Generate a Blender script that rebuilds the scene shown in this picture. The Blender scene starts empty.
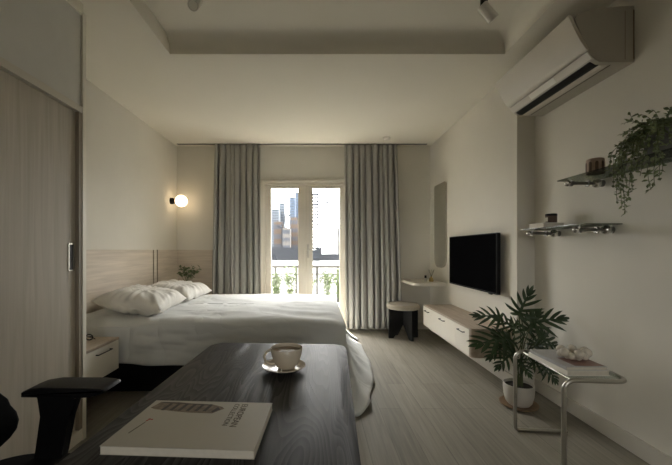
import bpy, bmesh, math, random
from mathutils import Vector, Matrix, noise
random.seed(7)
sc = bpy.context.scene
COL = sc.collection
PI = math.pi
CAMZ = 1.165; F = 340.0; VX = 316.0; VY = 250.0

def PX(x, y, Y):
    "world point seen at photo pixel x, y when it stands Y metres away"
    s = F / Y
    return Vector(((x - VX) / s, Y, CAMZ + (VY - y) / s))

# ------------------------------------------------------------ materials
def new_mat(name):
    m = bpy.data.materials.new(name); m.use_nodes = True
    nt = m.node_tree
    return m, nt, nt.nodes['Principled BSDF']

def flat(name, col, rough=0.6, metal=0.0, spec=0.5, var=0.06, scale=8.0, bump=0.0, bscale=60.0, sheen=0.0):
    m, nt, b = new_mat(name)
    tc = nt.nodes.new('ShaderNodeTexCoord')
    n = nt.nodes.new('ShaderNodeTexNoise'); n.inputs['Scale'].default_value = scale; n.inputs['Detail'].default_value = 4
    nt.links.new(tc.outputs['Object'], n.inputs['Vector'])
    r = nt.nodes.new('ShaderNodeValToRGB')
    r.color_ramp.elements[0].position = 0.3; r.color_ramp.elements[1].position = 0.7
    r.color_ramp.elements[0].color = tuple(c * (1 - var) for c in col) + (1,)
    r.color_ramp.elements[1].color = tuple(min(1, c * (1 + var)) for c in col) + (1,)
    nt.links.new(n.outputs['Fac'], r.inputs['Fac']); nt.links.new(r.outputs['Color'], b.inputs['Base Color'])
    b.inputs['Roughness'].default_value = rough; b.inputs['Metallic'].default_value = metal
    b.inputs['Specular IOR Level'].default_value = spec
    if sheen: b.inputs['Sheen Weight'].default_value = sheen
    if bump:
        n2 = nt.nodes.new('ShaderNodeTexNoise'); n2.inputs['Scale'].default_value = bscale; n2.inputs['Detail'].default_value = 3
        nt.links.new(tc.outputs['Object'], n2.inputs['Vector'])
        bp = nt.nodes.new('ShaderNodeBump'); bp.inputs['Strength'].default_value = bump; bp.inputs['Distance'].default_value = 0.004
        nt.links.new(n2.outputs['Fac'], bp.inputs['Height']); nt.links.new(bp.outputs['Normal'], b.inputs['Normal'])
    return m

def wood(name, c1, c2, scale, rough=0.5, bump=0.15, spec=0.4):
    m, nt, b = new_mat(name)
    tc = nt.nodes.new('ShaderNodeTexCoord'); mp = nt.nodes.new('ShaderNodeMapping')
    mp.inputs['Scale'].default_value = scale
    nt.links.new(tc.outputs['Object'], mp.inputs['Vector'])
    n = nt.nodes.new('ShaderNodeTexNoise'); n.inputs['Scale'].default_value = 1.0; n.inputs['Detail'].default_value = 7; n.inputs['Distortion'].default_value = 0.6
    nt.links.new(mp.outputs['Vector'], n.inputs['Vector'])
    r = nt.nodes.new('ShaderNodeValToRGB')
    r.color_ramp.elements[0].position = 0.32; r.color_ramp.elements[1].position = 0.68
    r.color_ramp.elements[0].color = c1 + (1,); r.color_ramp.elements[1].color = c2 + (1,)
    nt.links.new(n.outputs['Fac'], r.inputs['Fac']); nt.links.new(r.outputs['Color'], b.inputs['Base Color'])
    bp = nt.nodes.new('ShaderNodeBump'); bp.inputs['Strength'].default_value = bump; bp.inputs['Distance'].default_value = 0.002
    nt.links.new(n.outputs['Fac'], bp.inputs['Height']); nt.links.new(bp.outputs['Normal'], b.inputs['Normal'])
    b.inputs['Roughness'].default_value = rough; b.inputs['Specular IOR Level'].default_value = spec
    return m

def floor_material():
    m, nt, b = new_mat('oak_planks')
    tc = nt.nodes.new('ShaderNodeTexCoord')
    mp = nt.nodes.new('ShaderNodeMapping'); mp.inputs['Rotation'].default_value = (0, 0, PI / 2)
    nt.links.new(tc.outputs['Object'], mp.inputs['Vector'])
    br = nt.nodes.new('ShaderNodeTexBrick'); br.offset = 0.37
    br.inputs['Scale'].default_value = 1.0; br.inputs['Brick Width'].default_value = 1.25; br.inputs['Row Height'].default_value = 0.155
    br.inputs['Mortar Size'].default_value = 0.0016; br.inputs['Bias'].default_value = 0.0
    br.inputs['Color1'].default_value = (0.215, 0.195, 0.157, 1); br.inputs['Color2'].default_value = (0.265, 0.242, 0.196, 1)
    br.inputs['Mortar'].default_value = (0.15, 0.135, 0.108, 1)
    nt.links.new(mp.outputs['Vector'], br.inputs['Vector'])
    mp2 = nt.nodes.new('ShaderNodeMapping'); mp2.inputs['Scale'].default_value = (45, 2.2, 1)
    nt.links.new(tc.outputs['Object'], mp2.inputs['Vector'])
    n = nt.nodes.new('ShaderNodeTexNoise'); n.inputs['Scale'].default_value = 1.0; n.inputs['Detail'].default_value = 8; n.inputs['Distortion'].default_value = 0.8
    nt.links.new(mp2.outputs['Vector'], n.inputs['Vector'])
    r = nt.nodes.new('ShaderNodeValToRGB'); r.color_ramp.elements[0].position = 0.3; r.color_ramp.elements[1].position = 0.75
    r.color_ramp.elements[0].color = (0.74, 0.74, 0.74, 1); r.color_ramp.elements[1].color = (1.15, 1.15, 1.15, 1)
    nt.links.new(n.outputs['Fac'], r.inputs['Fac'])
    mx = nt.nodes.new('ShaderNodeMix'); mx.data_type = 'RGBA'; mx.blend_type = 'MULTIPLY'; mx.inputs[0].default_value = 0.85
    nt.links.new(br.outputs['Color'], mx.inputs[6]); nt.links.new(r.outputs['Color'], mx.inputs[7])
    nt.links.new(mx.outputs[2], b.inputs['Base Color'])
    bp = nt.nodes.new('ShaderNodeBump'); bp.inputs['Strength'].default_value = 0.15; bp.inputs['Distance'].default_value = 0.002
    nt.links.new(n.outputs['Fac'], bp.inputs['Height']); nt.links.new(bp.outputs['Normal'], b.inputs['Normal'])
    b.inputs['Roughness'].default_value = 0.55; b.inputs['Specular IOR Level'].default_value = 0.35
    return m

def desk_material():
    m, nt, b = new_mat('black_oak')
    tc = nt.nodes.new('ShaderNodeTexCoord')
    mp = nt.nodes.new('ShaderNodeMapping'); mp.inputs['Scale'].default_value = (5.0, 0.7, 1)
    nt.links.new(tc.outputs['Object'], mp.inputs['Vector'])
    n = nt.nodes.new('ShaderNodeTexNoise'); n.inputs['Scale'].default_value = 1.3; n.inputs['Detail'].default_value = 2.0; n.inputs['Distortion'].default_value = 0.3
    nt.links.new(mp.outputs['Vector'], n.inputs['Vector'])
    ma = nt.nodes.new('ShaderNodeMath'); ma.operation = 'MULTIPLY'; ma.inputs[1].default_value = 34.0
    nt.links.new(n.outputs['Fac'], ma.inputs[0])
    fr = nt.nodes.new('ShaderNodeMath'); fr.operation = 'FRACT'; nt.links.new(ma.outputs[0], fr.inputs[0])
    mp2 = nt.nodes.new('ShaderNodeMapping'); mp2.inputs['Scale'].default_value = (160, 7, 1)
    nt.links.new(tc.outputs['Object'], mp2.inputs['Vector'])
    n2 = nt.nodes.new('ShaderNodeTexNoise'); n2.inputs['Scale'].default_value = 1.0; n2.inputs['Detail'].default_value = 5
    nt.links.new(mp2.outputs['Vector'], n2.inputs['Vector'])
    ad = nt.nodes.new('ShaderNodeMath'); ad.operation = 'MULTIPLY_ADD'; ad.inputs[1].default_value = 0.9
    nt.links.new(n2.outputs['Fac'], ad.inputs[0]); nt.links.new(fr.outputs[0], ad.inputs[2])
    r = nt.nodes.new('ShaderNodeValToRGB'); e = r.color_ramp.elements
    e[0].position = 0.45; e[0].color = (0.004, 0.004, 0.004, 1); e[1].position = 1.0; e[1].color = (0.048, 0.046, 0.044, 1)
    sc2 = nt.nodes.new('ShaderNodeMath'); sc2.operation = 'MULTIPLY'; sc2.inputs[1].default_value = 0.72
    nt.links.new(ad.outputs[0], sc2.inputs[0]); nt.links.new(sc2.outputs[0], r.inputs['Fac'])
    nt.links.new(r.outputs['Color'], b.inputs['Base Color'])
    bp = nt.nodes.new('ShaderNodeBump'); bp.inputs['Strength'].default_value = 0.6; bp.inputs['Distance'].default_value = 0.0012
    nt.links.new(sc2.outputs[0], bp.inputs['Height']); nt.links.new(bp.outputs['Normal'], b.inputs['Normal'])
    b.inputs['Roughness'].default_value = 0.45; b.inputs['Specular IOR Level'].default_value = 0.17
    return m

def glass_material(name, tint=(1, 1, 1), gloss=0.06, rough=0.0):
    m = bpy.data.materials.new(name); m.use_nodes = True; nt = m.node_tree; nt.nodes.clear()
    out = nt.nodes.new('ShaderNodeOutputMaterial'); mix = nt.nodes.new('ShaderNodeMixShader')
    t = nt.nodes.new('ShaderNodeBsdfTransparent'); t.inputs['Color'].default_value = tint + (1,)
    g = nt.nodes.new('ShaderNodeBsdfGlossy'); g.inputs['Roughness'].default_value = rough
    lw = nt.nodes.new('ShaderNodeLayerWeight'); lw.inputs['Blend'].default_value = 0.25
    mm = nt.nodes.new('ShaderNodeMath'); mm.operation = 'MULTIPLY_ADD'; mm.inputs[1].default_value = 0.15; mm.inputs[2].default_value = gloss
    nt.links.new(lw.outputs['Fresnel'], mm.inputs[0])
    nt.links.new(mm.outputs[0], mix.inputs['Fac']); nt.links.new(t.outputs[0], mix.inputs[1]); nt.links.new(g.outputs[0], mix.inputs[2])
    nt.links.new(mix.outputs[0], out.inputs['Surface'])
    return m

def emit_material(name, col, strength):
    m, nt, b = new_mat(name)
    b.inputs['Base Color'].default_value = (0.9, 0.88, 0.8, 1)
    b.inputs['Emission Color'].default_value = col + (1,); b.inputs['Emission Strength'].default_value = strength
    return m

def fabric(name, c, var=0.12, weave=220.0, rough=0.9, bump=0.3):
    return flat(name, c, rough=rough, spec=0.15, var=var, scale=weave, bump=bump, bscale=weave, sheen=0.2)

M = {}
M['wall'] = flat('warm_plaster', (0.70, 0.672, 0.60), rough=0.9, spec=0.2, var=0.035, scale=1.6, bump=0.08, bscale=25)
M['ceiling'] = flat('ceiling_paint', (0.72, 0.685, 0.595), rough=0.95, spec=0.15, var=0.02, scale=1.0)
M['trim'] = flat('trim_paint', (0.60, 0.565, 0.485), rough=0.5, var=0.02)
M['base'] = flat('baseboard_paint', (0.56, 0.53, 0.46), rough=0.45, var=0.02)
M['doorpaint'] = flat('door_paint', (0.60, 0.56, 0.48), rough=0.4, var=0.02)
M['floor'] = floor_material()
M['panel'] = wood('headboard_oak', (0.53, 0.46, 0.375), (0.66, 0.58, 0.48), (2.0, 2.0, 38), rough=0.6)
M['wardrobe'] = wood('wardrobe_oak', (0.41, 0.37, 0.30), (0.49, 0.445, 0.37), (38, 38, 1.6), rough=0.6)
M['cabwood'] = wood('cabinet_oak', (0.36, 0.295, 0.225), (0.47, 0.39, 0.305), (30, 3, 30), rough=0.5)
M['upper'] = flat('upper_panel_paint', (0.62, 0.61, 0.57), rough=0.5, var=0.02)
M['cream'] = flat('cream_lacquer', (0.74, 0.70, 0.61), rough=0.42, var=0.015)
M['jamb'] = wood('jamb_oak', (0.22, 0.185, 0.14), (0.28, 0.235, 0.18), (38, 38, 1.6), rough=0.6)
M['groove'] = flat('groove_brown', (0.16, 0.125, 0.09), rough=0.7)
M['desk'] = desk_material()
M['black'] = flat('black_paint', (0.012, 0.012, 0.012), rough=0.5, var=0.1)
M['blackplastic'] = flat('black_plastic', (0.006, 0.006, 0.0065), rough=0.45, var=0.1, bump=0.05, bscale=300)
M['blackfabric'] = fabric('black_mesh_fabric', (0.006, 0.006, 0.0065))
M['bedbase'] = flat('bed_base_black', (0.008, 0.008, 0.009), rough=0.9, spec=0.1)
def creases(m, scale, dist, strength=0.7):
    nt = m.node_tree; b = nt.nodes['Principled BSDF']; tc = nt.nodes['Texture Coordinate']
    old = b.inputs['Normal'].links[0].from_node
    n = nt.nodes.new('ShaderNodeTexNoise'); n.inputs['Scale'].default_value = scale; n.inputs['Detail'].default_value = 1.6; n.inputs['Distortion'].default_value = 0.8
    nt.links.new(tc.outputs['Object'], n.inputs['Vector'])
    a = nt.nodes.new('ShaderNodeMath'); a.operation = 'SUBTRACT'; a.inputs[1].default_value = 0.5; nt.links.new(n.outputs['Fac'], a.inputs[0])
    ab = nt.nodes.new('ShaderNodeMath'); ab.operation = 'ABSOLUTE'; nt.links.new(a.outputs[0], ab.inputs[0])
    pw = nt.nodes.new('ShaderNodeMath'); pw.operation = 'POWER'; pw.inputs[1].default_value = 1.0; nt.links.new(ab.outputs[0], pw.inputs[0])
    bp = nt.nodes.new('ShaderNodeBump'); bp.inputs['Strength'].default_value = strength; bp.inputs['Distance'].default_value = dist
    nt.links.new(pw.outputs[0], bp.inputs['Height']); nt.links.new(bp.outputs['Normal'], old.inputs['Normal'])
M['mattress'] = fabric('mattress_white', (0.7, 0.68, 0.63), var=0.03)
M['duvet'] = fabric('white_linen', (0.52, 0.53, 0.515), var=0.03, weave=350, bump=0.15)
M['pillow'] = fabric('pillow_cotton', (0.64, 0.62, 0.57), var=0.02, weave=350, bump=0.1)
creases(M['duvet'], 2.6, 0.06, 0.75); creases(M['pillow'], 4.5, 0.05, 0.6)
M['curtain'] = fabric('curtain_grey', (0.37, 0.36, 0.33), var=0.12, weave=260)
M['track'] = flat('track_grey', (0.12, 0.11, 0.09), rough=0.6)
M['steel'] = flat('brushed_steel', (0.46, 0.44, 0.39), rough=0.3, metal=1.0, var=0.03)
M['chrome'] = flat('chrome', (0.62, 0.60, 0.56), rough=0.27, metal=1.0, var=0.01)
M['rodmetal'] = flat('rod_metal', (0.22, 0.21, 0.19), rough=0.42, metal=1.0, var=0.03)
M['darkmetal'] = flat('dark_metal', (0.04, 0.038, 0.035), rough=0.4, metal=0.6)
M['glass'] = glass_material('clear_glass')
M['shelfglass'] = glass_material('smoked_shelf_glass', (0.56, 0.59, 0.55), gloss=0.02, rough=0.08)
M['tableglass'] = glass_material('table_glass', (0.86, 0.9, 0.88), gloss=0.10)
M['mirror'] = flat('mirror_silver', (0.62, 0.62, 0.58), rough=0.03, metal=1.0, var=0.0)
M['screen'] = flat('tv_screen', (0.003, 0.003, 0.0035), rough=0.4, spec=0.06, var=0.0)
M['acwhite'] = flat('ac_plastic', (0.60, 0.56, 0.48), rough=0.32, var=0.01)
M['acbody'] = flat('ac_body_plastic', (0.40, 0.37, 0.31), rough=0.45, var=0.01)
M['sticker'] = flat('sticker_paper', (0.8, 0.78, 0.7), rough=0.5, var=0.01)
M['white'] = flat('white_paint', (0.65, 0.62, 0.56), rough=0.35, var=0.01)
M['ceramic'] = flat('cream_ceramic', (0.58, 0.51, 0.40), rough=0.22, var=0.03)
M['coffee'] = flat('milky_coffee', (0.30, 0.225, 0.15), rough=0.5, var=0.05)
M['potwhite'] = flat('pot_plaster', (0.46, 0.43, 0.375), rough=0.75, var=0.06, bump=0.1)
M['concrete'] = flat('concrete_pot', (0.16, 0.16, 0.15), rough=0.85, var=0.12)
M['soil'] = flat('soil', (0.03, 0.022, 0.015), rough=1.0, bump=0.8, bscale=90)
M['leaf'] = flat('philodendron_leaf', (0.030, 0.058, 0.020), rough=0.42, var=0.35, scale=14)
M['trail'] = flat('trailing_leaf', (0.16, 0.195, 0.09), rough=0.5, var=0.5, scale=40)
M['sprig'] = flat('sprig_leaf', (0.10, 0.14, 0.05), rough=0.5, var=0.3, scale=30)
M['stem'] = flat('stem_green', (0.08, 0.10, 0.04), rough=0.6)
M['garden'] = flat('balcony_leaf', (0.035, 0.062, 0.016), rough=0.7, var=0.45, scale=20)
M['walnut'] = wood('tray_wood', (0.16, 0.10, 0.06), (0.24, 0.155, 0.09), (20, 4, 20))
M['paper'] = flat('book_pages', (0.62, 0.58, 0.49), rough=0.8, var=0.05, scale=60)
M['cover'] = flat('magazine_cover', (0.42, 0.39, 0.315), rough=0.5, var=0.015)
M['ink'] = flat('print_ink', (0.055, 0.04, 0.025), rough=0.7)
M['brownprint'] = flat('print_brown', (0.17, 0.125, 0.08), rough=0.7, var=0.35, scale=90)
M['darkprint'] = flat('print_dark', (0.045, 0.034, 0.022), rough=0.7, var=0.3, scale=80)
M['redink'] = flat('print_red', (0.30, 0.045, 0.03), rough=0.7)
M['bookgrey'] = flat('book_cover_grey', (0.42, 0.42, 0.42), rough=0.35, var=0.1, scale=20)
M['bookrose'] = flat('book_print_rose', (0.26, 0.15, 0.13), rough=0.4, var=0.2, scale=20)
M['bookslate'] = flat('book_cover_slate', (0.18, 0.18, 0.2), rough=0.4)
M['pearl'] = flat('pearl_glass', (0.62, 0.57, 0.48), rough=0.12, var=0.1, scale=40)
M['clay'] = flat('pink_clay', (0.46, 0.34, 0.27), rough=0.75, var=0.12, scale=30)
M['claydark'] = flat('dark_clay', (0.12, 0.08, 0.06), rough=0.8)
M['stoolseat'] = fabric('stool_boucle', (0.40, 0.36, 0.29), var=0.15, weave=120)
M['amber'] = flat('gold_glass', (0.42, 0.30, 0.10), rough=0.3, metal=0.5)
M['iron'] = flat('railing_iron', (0.02, 0.02, 0.022), rough=0.5)
M['balconytile'] = flat('balcony_tile', (0.55, 0.53, 0.48), rough=0.7)
M['globe'] = emit_material('lit_opal_glass', (1.0, 0.76, 0.48), 3.2)

M['screen'].node_tree.nodes['Principled BSDF'].inputs['IOR'].default_value = 1.06
for k_ in ('black', 'blackplastic', 'blackfabric', 'bedbase'):
    M[k_].node_tree.nodes['Principled BSDF'].inputs['Specular IOR Level'].default_value = 0.15; M[k_].node_tree.nodes['Principled BSDF'].inputs['Sheen Weight'].default_value = 0.0
# ------------------------------------------------------------ mesh builder
class MB:
    def __init__(s): s.bm = bmesh.new()
    def _new(s, geom, bevel, seg=2):
        if bevel:
            es = [e for e in geom if isinstance(e, bmesh.types.BMEdge)]
            bmesh.ops.bevel(s.bm, geom=es, offset=bevel, segments=seg, affect='EDGES', profile=0.7)
        return s
    def box(s, x0, x1, y0, y1, z0, z1, bevel=0.0, seg=2):
        r = bmesh.ops.create_cube(s.bm, size=1.0)
        vs = r['verts']
        for v in vs:
            v.co = Vector(((x0 + x1) / 2 + v.co.x * (x1 - x0), (y0 + y1) / 2 + v.co.y * (y1 - y0), (z0 + z1) / 2 + v.co.z * (z1 - z0)))
        if bevel:
            es = list({e for v in vs for e in v.link_edges})
            bmesh.ops.bevel(s.bm, geom=es, offset=bevel, segments=seg, affect='EDGES', profile=0.7)
        return s
    def tube(s, pts, r, n=12, cap=True, closed=False):
        pts = [Vector(p) for p in pts]; rings = []
        N = len(pts); up = None
        for i, p in enumerate(pts):
            if closed: t = (pts[(i + 1) % N] - pts[i - 1])
            elif i == 0: t = pts[1] - pts[0]
            elif i == N - 1: t = pts[-1] - pts[-2]
            else: t = (pts[i + 1] - p).normalized() + (p - pts[i - 1]).normalized()
            t.normalize()
            if up is None: up = t.orthogonal().normalized()
            else:
                up = up - t * up.dot(t)
                up = up.normalized() if up.length > 1e-6 else t.orthogonal().normalized()
            b = t.cross(up); rr = r[i] if isinstance(r, (list, tuple)) else r
            rings.append([s.bm.verts.new(p + (up * math.cos(a) + b * math.sin(a)) * rr) for a in [2 * PI * k / n for k in range(n)]])
        M_ = N if closed else N - 1
        for i in range(M_):
            A, B = rings[i], rings[(i + 1) % N]
            for k in range(n): s.bm.faces.new((A[k], A[(k + 1) % n], B[(k + 1) % n], B[k]))
        if cap and not closed:
            s.bm.faces.new(rings[0][::-1]); s.bm.faces.new(rings[-1])
        return s
    def lathe(s, prof, c, n=40, axis='Z', sx=1.0, sy=1.0):
        c = Vector(c); rings = []
        for (r, z) in prof:
            if r < 1e-5: rings.append([s.bm.verts.new(c + s._ax(0, 0, z, axis))])
            else: rings.append([s.bm.verts.new(c + s._ax(r * math.cos(2 * PI * k / n) * sx, r * math.sin(2 * PI * k / n) * sy, z, axis)) for k in range(n)])
        for A, B in zip(rings, rings[1:]):
            for k in range(n):
                a0 = A[k % len(A)]; a1 = A[(k + 1) % len(A)]; b0 = B[k % len(B)]; b1 = B[(k + 1) % len(B)]
                f = []
                for v in (a0, a1, b1, b0):
                    if v not in f: f.append(v)
                if len(f) > 2: s.bm.faces.new(f)
        return s
    def _ax(s, x, y, z, axis):
        return Vector((x, y, z)) if axis == 'Z' else (Vector((z, x, y)) if axis == 'X' else Vector((x, z, y)))
    def ball(s, c, r, n=20, sx=1, sy=1, sz=1):
        m = Matrix.Translation(Vector(c)) @ Matrix.Diagonal((r * sx, r * sy, r * sz, 1))
        bmesh.ops.create_uvsphere(s.bm, u_segments=n, v_segments=max(6, n // 2), radius=1.0, matrix=m); return s
    def prism(s, pts, axis, a0, a1, bevel=0.0):
        "closed outline pts (2-tuples) extruded along axis from a0 to a1"
        def mk(p, a):
            if axis == 'X': return Vector((a, p[0], p[1]))
            if axis == 'Y': return Vector((p[0], a, p[1]))
            return Vector((p[0], p[1], a))
        A = [s.bm.verts.new(mk(p, a0)) for p in pts]; B = [s.bm.verts.new(mk(p, a1)) for p in pts]
        n = len(pts); fs = [s.bm.faces.new(A[::-1]), s.bm.faces.new(B)]
        for i in range(n): fs.append(s.bm.faces.new((A[i], A[(i + 1) % n], B[(i + 1) % n], B[i])))
        if bevel:
            es = list({e for f in fs[:2] for e in f.edges})
            bmesh.ops.bevel(s.bm, geom=es, offset=bevel, segments=2, affect='EDGES', profile=0.7)
        return s
    def face(s, pts):
        s.bm.faces.new([s.bm.verts.new(Vector(p)) for p in pts]); return s
    def grid(s, rows, close_u=False):
        V = [[s.bm.verts.new(Vector(p)) for p in row] for row in rows]
        for A, B in zip(V, V[1:]):
            n = len(A)
            for k in range(n if close_u else n - 1):
                s.bm.faces.new((A[k], A[(k + 1) % n], B[(k + 1) % n], B[k]))
        return V
    def rot(s, ang, piv, axis='Z'):
        bmesh.ops.rotate(s.bm, verts=s.bm.verts[:], cent=Vector(piv), matrix=Matrix.Rotation(ang, 3, axis)); return s

ORIG = {}
def obj(name, mb, mat, parent=None, smooth=True, base=None, angle=35):
    me = bpy.data.meshes.new(name); bm = mb.bm
    bmesh.ops.recalc_face_normals(bm, faces=bm.faces[:])
    if parent is not None: o0 = ORIG[parent.name]
    elif base is not None: o0 = Vector(base)
    else: o0 = Vector((0, 0, 0))
    bmesh.ops.translate(bm, verts=bm.verts[:], vec=-o0)
    bm.to_mesh(me); bm.free()
    if mat is not None: me.materials.append(M[mat] if isinstance(mat, str) else mat)
    if smooth:
        me.polygons.foreach_set('use_smooth', [True] * len(me.polygons))
        try: me.set_sharp_from_angle(angle=math.radians(angle))
        except Exception: pass
    o = bpy.data.objects.new(name, me); COL.objects.link(o)
    if parent is not None: o.parent = parent
    else: o.location = o0
    ORIG[o.name] = o0.copy()
    return o

def tag(o, label=None, cat=None, group=None, kind=None):
    if label: o['label'] = label
    if cat: o['category'] = cat
    if group: o['group'] = group
    if kind: o['kind'] = kind
    return o

def thing(name, label, cat, loc, group=None):
    o = bpy.data.objects.new(name, None); COL.objects.link(o); o.location = loc; o.empty_display_size = 0.1
    ORIG[o.name] = Vector(loc)
    return tag(o, label, cat, group)

def struct(name, mb, mat, smooth=False, label=None):
    o = obj(name, mb, mat, None, smooth); o['kind'] = 'structure'
    if label: o['label'] = label
    return o

def copy_tree(o, parent=None):
    c = o.copy(); COL.objects.link(c); ORIG[c.name] = ORIG[o.name].copy()
    if parent: c.parent = parent
    for ch in [k for k in bpy.data.objects if k.parent == o]: copy_tree(ch, c)
    return c

# ------------------------------------------------------------ room shell
XL = -2.05; XR = 1.68; XN = 1.83; YB = 5.01; YP = 2.842; ZC = 2.692; YN = -2.4
T = 0.12
struct('floor', MB().box(XL - T, XN + T, YN - T, YB + 0.2, -0.1, 0), 'floor')
struct('wall_left', MB().box(XL - T, XL, YN, YB + 0.2, 0, ZC), 'wall')
struct('wall_right', MB().box(XR, XN + T, YP, YB, 0, ZC), 'wall')
struct('wall_right_recess', MB().box(XN, XN + T, YN, YP, 0, ZC), 'wall')
FX0, FX1, FZ0, FZ1 = .15, .87, .95, 2.0
w = MB(); w.box(XL - T, FX0, YN - T, YN, 0, ZC); w.box(FX1, XN + T, YN - T, YN, 0, ZC); w.box(FX0, FX1, YN - T, YN, 0, FZ0); w.box(FX0, FX1, YN - T, YN, FZ1, ZC)
struct('wall_front', w, 'wall')
w = MB(); w.box(FX0, FX0 + .05, YN - .09, YN - .03, FZ0, FZ1); w.box(FX1 - .05, FX1, YN - .09, YN - .03, FZ0, FZ1); w.box(FX0 + .05, FX1 - .05, YN - .09, YN - .03, FZ0, FZ0 + .05); w.box(FX0 + .05, FX1 - .05, YN - .09, YN - .03, FZ1 - .05, FZ1)
wn = struct('fill_window_1', w, 'doorpaint', True)  # unseen window, added and sized as soft fill for camera-facing surfaces
obj('glass_pane', MB().box(FX0 + .05, FX1 - .05, YN - .065, YN - .059, FZ0 + .05, FZ1 - .05), 'glass', wn, False)
DX0, DX1, DZ = -0.796, 0.482, 2.172
w = MB(); w.box(XL, DX0, YB, YB + 0.2, 0, ZC); w.box(DX1, XN + T, YB, YB + 0.2, 0, ZC); w.box(DX0, DX1, YB, YB + 0.2, DZ, ZC)
struct('wall_back', w, 'wall')
TX0, TX1, TY0, TY1, TD = -1.14, 1.47, -1.7, 2.65, 0.125
c = MB()
c.box(XL - T, XN + T, TY1, YB + 0.2, ZC, ZC + 0.2); c.box(XL - T, TX0, YN - T, TY1, ZC, ZC + 0.2)
c.box(TX1, XN + T, YN - T, TY1, ZC, ZC + 0.2); c.box(TX0, TX1, YN - T, TY0, ZC, ZC + 0.2)
c.box(TX0, TX1, TY0, TY1, ZC + TD, ZC + 0.2)
def cove(ax, corner, sg, a0, a1, r_=.105):
    zc = ZC + TD; pts = [(corner, zc)] + [(corner - sg * r_ + sg * r_ * math.cos(PI / 2 * k / 10), zc - r_ + r_ * math.sin(PI / 2 * k / 10)) for k in range(11)]
    c.prism(pts, ax, a0, a1)
cove('X', TY1, 1, TX0, TX1); cove('Y', TX1, 1, TY0, TY1)
struct('ceiling', c, 'ceiling', True)
struct('baseboard_right', MB().box(XN - 0.016, XN, YN, YP - 0.016, 0, 0.10, 0.003), 'base')
struct('baseboard_right_pillar', MB().box(XR - 0.016, XN, YP - 0.016, YP, 0, 0.10, 0.003), 'base')
struct('baseboard_right_back', MB().box(XR - 0.016, XR, YP, YB, 0, 0.10, 0.003), 'base')
b = MB(); b.box(XL, DX0 - 0.05, YB - 0.014, YB, 0, 0.10, 0.003); b.box(DX1 + 0.05, XR - 0.016, YB - 0.014, YB, 0, 0.10, 0.003)
struct('baseboard_back', b, 'base')
# door casing and frame
t = MB()
t.box(DX0 - 0.035, DX0 + 0.004, YB - 0.02, YB, 0, DZ + 0.035, 0.004); t.box(DX1 - 0.004, DX1 + 0.035, YB - 0.02, YB, 0, DZ + 0.035, 0.004)
t.box(DX0 + 0.004, DX1 - 0.004, YB - 0.02, YB, DZ - 0.004, DZ + 0.035, 0.004)
struct('trim_1', t, 'trim', True)
t = MB(); t.box(DX0, DX0 + 0.045, YB, YB + 0.12, 0, DZ); t.box(DX1 - 0.045, DX1, YB, YB + 0.12, 0, DZ); t.box(DX0 + 0.045, DX1 - 0.045, YB, YB + 0.12, DZ - 0.045, DZ)
t.box(DX0 + .045, DX1 - .045, YB, YB + 0.2, 0.0, 0.02)
struct('trim_2', t, 'doorpaint')
mid = (DX0 + DX1) / 2
def leaf(n, x0, x1, hinge_left, label):
    y0, y1 = YB + 0.02, YB + 0.065
    m = MB()
    sl = 0.073 if hinge_left else 0.093; sr = 0.093 if hinge_left else 0.073
    z0, z1 = 0.025, DZ - 0.048
    m.box(x0, x0 + sl, y0, y1, z0, z1, 0.004); m.box(x1 - sr, x1, y0, y1, z0, z1, 0.004)
    m.box(x0 + sl, x1 - sr, y0, y1, z1 - 0.045, z1, 0.003); m.box(x0 + sl, x1 - sr, y0, y1, z0, z0 + 0.20, 0.003)
    # glazing bead
    for a, b_ in ((x0 + sl, x0 + sl + .012), (x1 - sr - .012, x1 - sr)):
        m.box(a, b_, y0 + .010, y1 - .005, z0 + .2, z1 - .045)
    d = struct('door_%d' % n, m, 'doorpaint', True, label)
    g = MB().box(x0 + sl - 0.004, x1 - sr + 0.004, (y0 + y1) / 2 - 0.003, (y0 + y1) / 2 + 0.003, z0 + 0.19, z1 - 0.04)
    obj('glass_pane', g, 'glass', d, False)
    return d
d1 = leaf(1, DX0 + 0.048, mid - 0.002, True, 'left cream french door leaf with a tall glass pane')
d2 = leaf(2, mid + 0.002, DX1 - 0.048, False, 'right cream french door leaf with a lever handle')
obj('meeting_strip', MB().box(mid - .018, mid + .018, YB + .006, YB + .0195, .03, DZ - .05, .004), 'doorpaint', d2)
h = MB(); hx = mid + 0.04
h.box(hx - 0.018, hx + 0.018, YB + 0.012, YB + 0.021, 1.05, 1.25, 0.004)
h.tube([(hx, YB + 0.02, 1.17), (hx, YB - 0.03, 1.17), (hx + 0.01, YB - 0.036, 1.17), (hx + 0.11, YB - 0.036, 1.17)], 0.008)
obj('door_handle', h, 'steel', d2)

# ------------------------------------------------------------ headboard panelling
hb = thing('headboard', 'whitewashed oak headboard panelling wrapping the corner behind the bed', 'headboard', (XL, 3.6, 0))
def sY(x, X): return F * X / (x - VX)
ya, yb_ = sY(153, XL + .03), sY(158, XL + .03)
ZH = 1.168
obj('panel', MB().box(XL, XL + 0.03, 2.12, ya, 0, ZH, 0.002), 'panel', hb, False)
obj('panel', MB().box(XL, XL + 0.03, yb_, YB - 0.0305, 0, ZH, 0.002), 'panel', hb, False)
obj('panel', MB().box(XL, PX(213, 0, YB).x, YB - 0.03, YB, 0, ZH, 0.002), 'panel', hb, False)
m = MB(); m.box(XL, XL + 0.012, ya, yb_, 0, ZH - 0.004)
obj('groove', m, 'groove', hb, False)
obj('slat', MB().box(XL + .012, XL + 0.028, ya + 0.03, yb_ - 0.03, 0, ZH - 0.002, 0.002), 'panel', hb, False)

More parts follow.
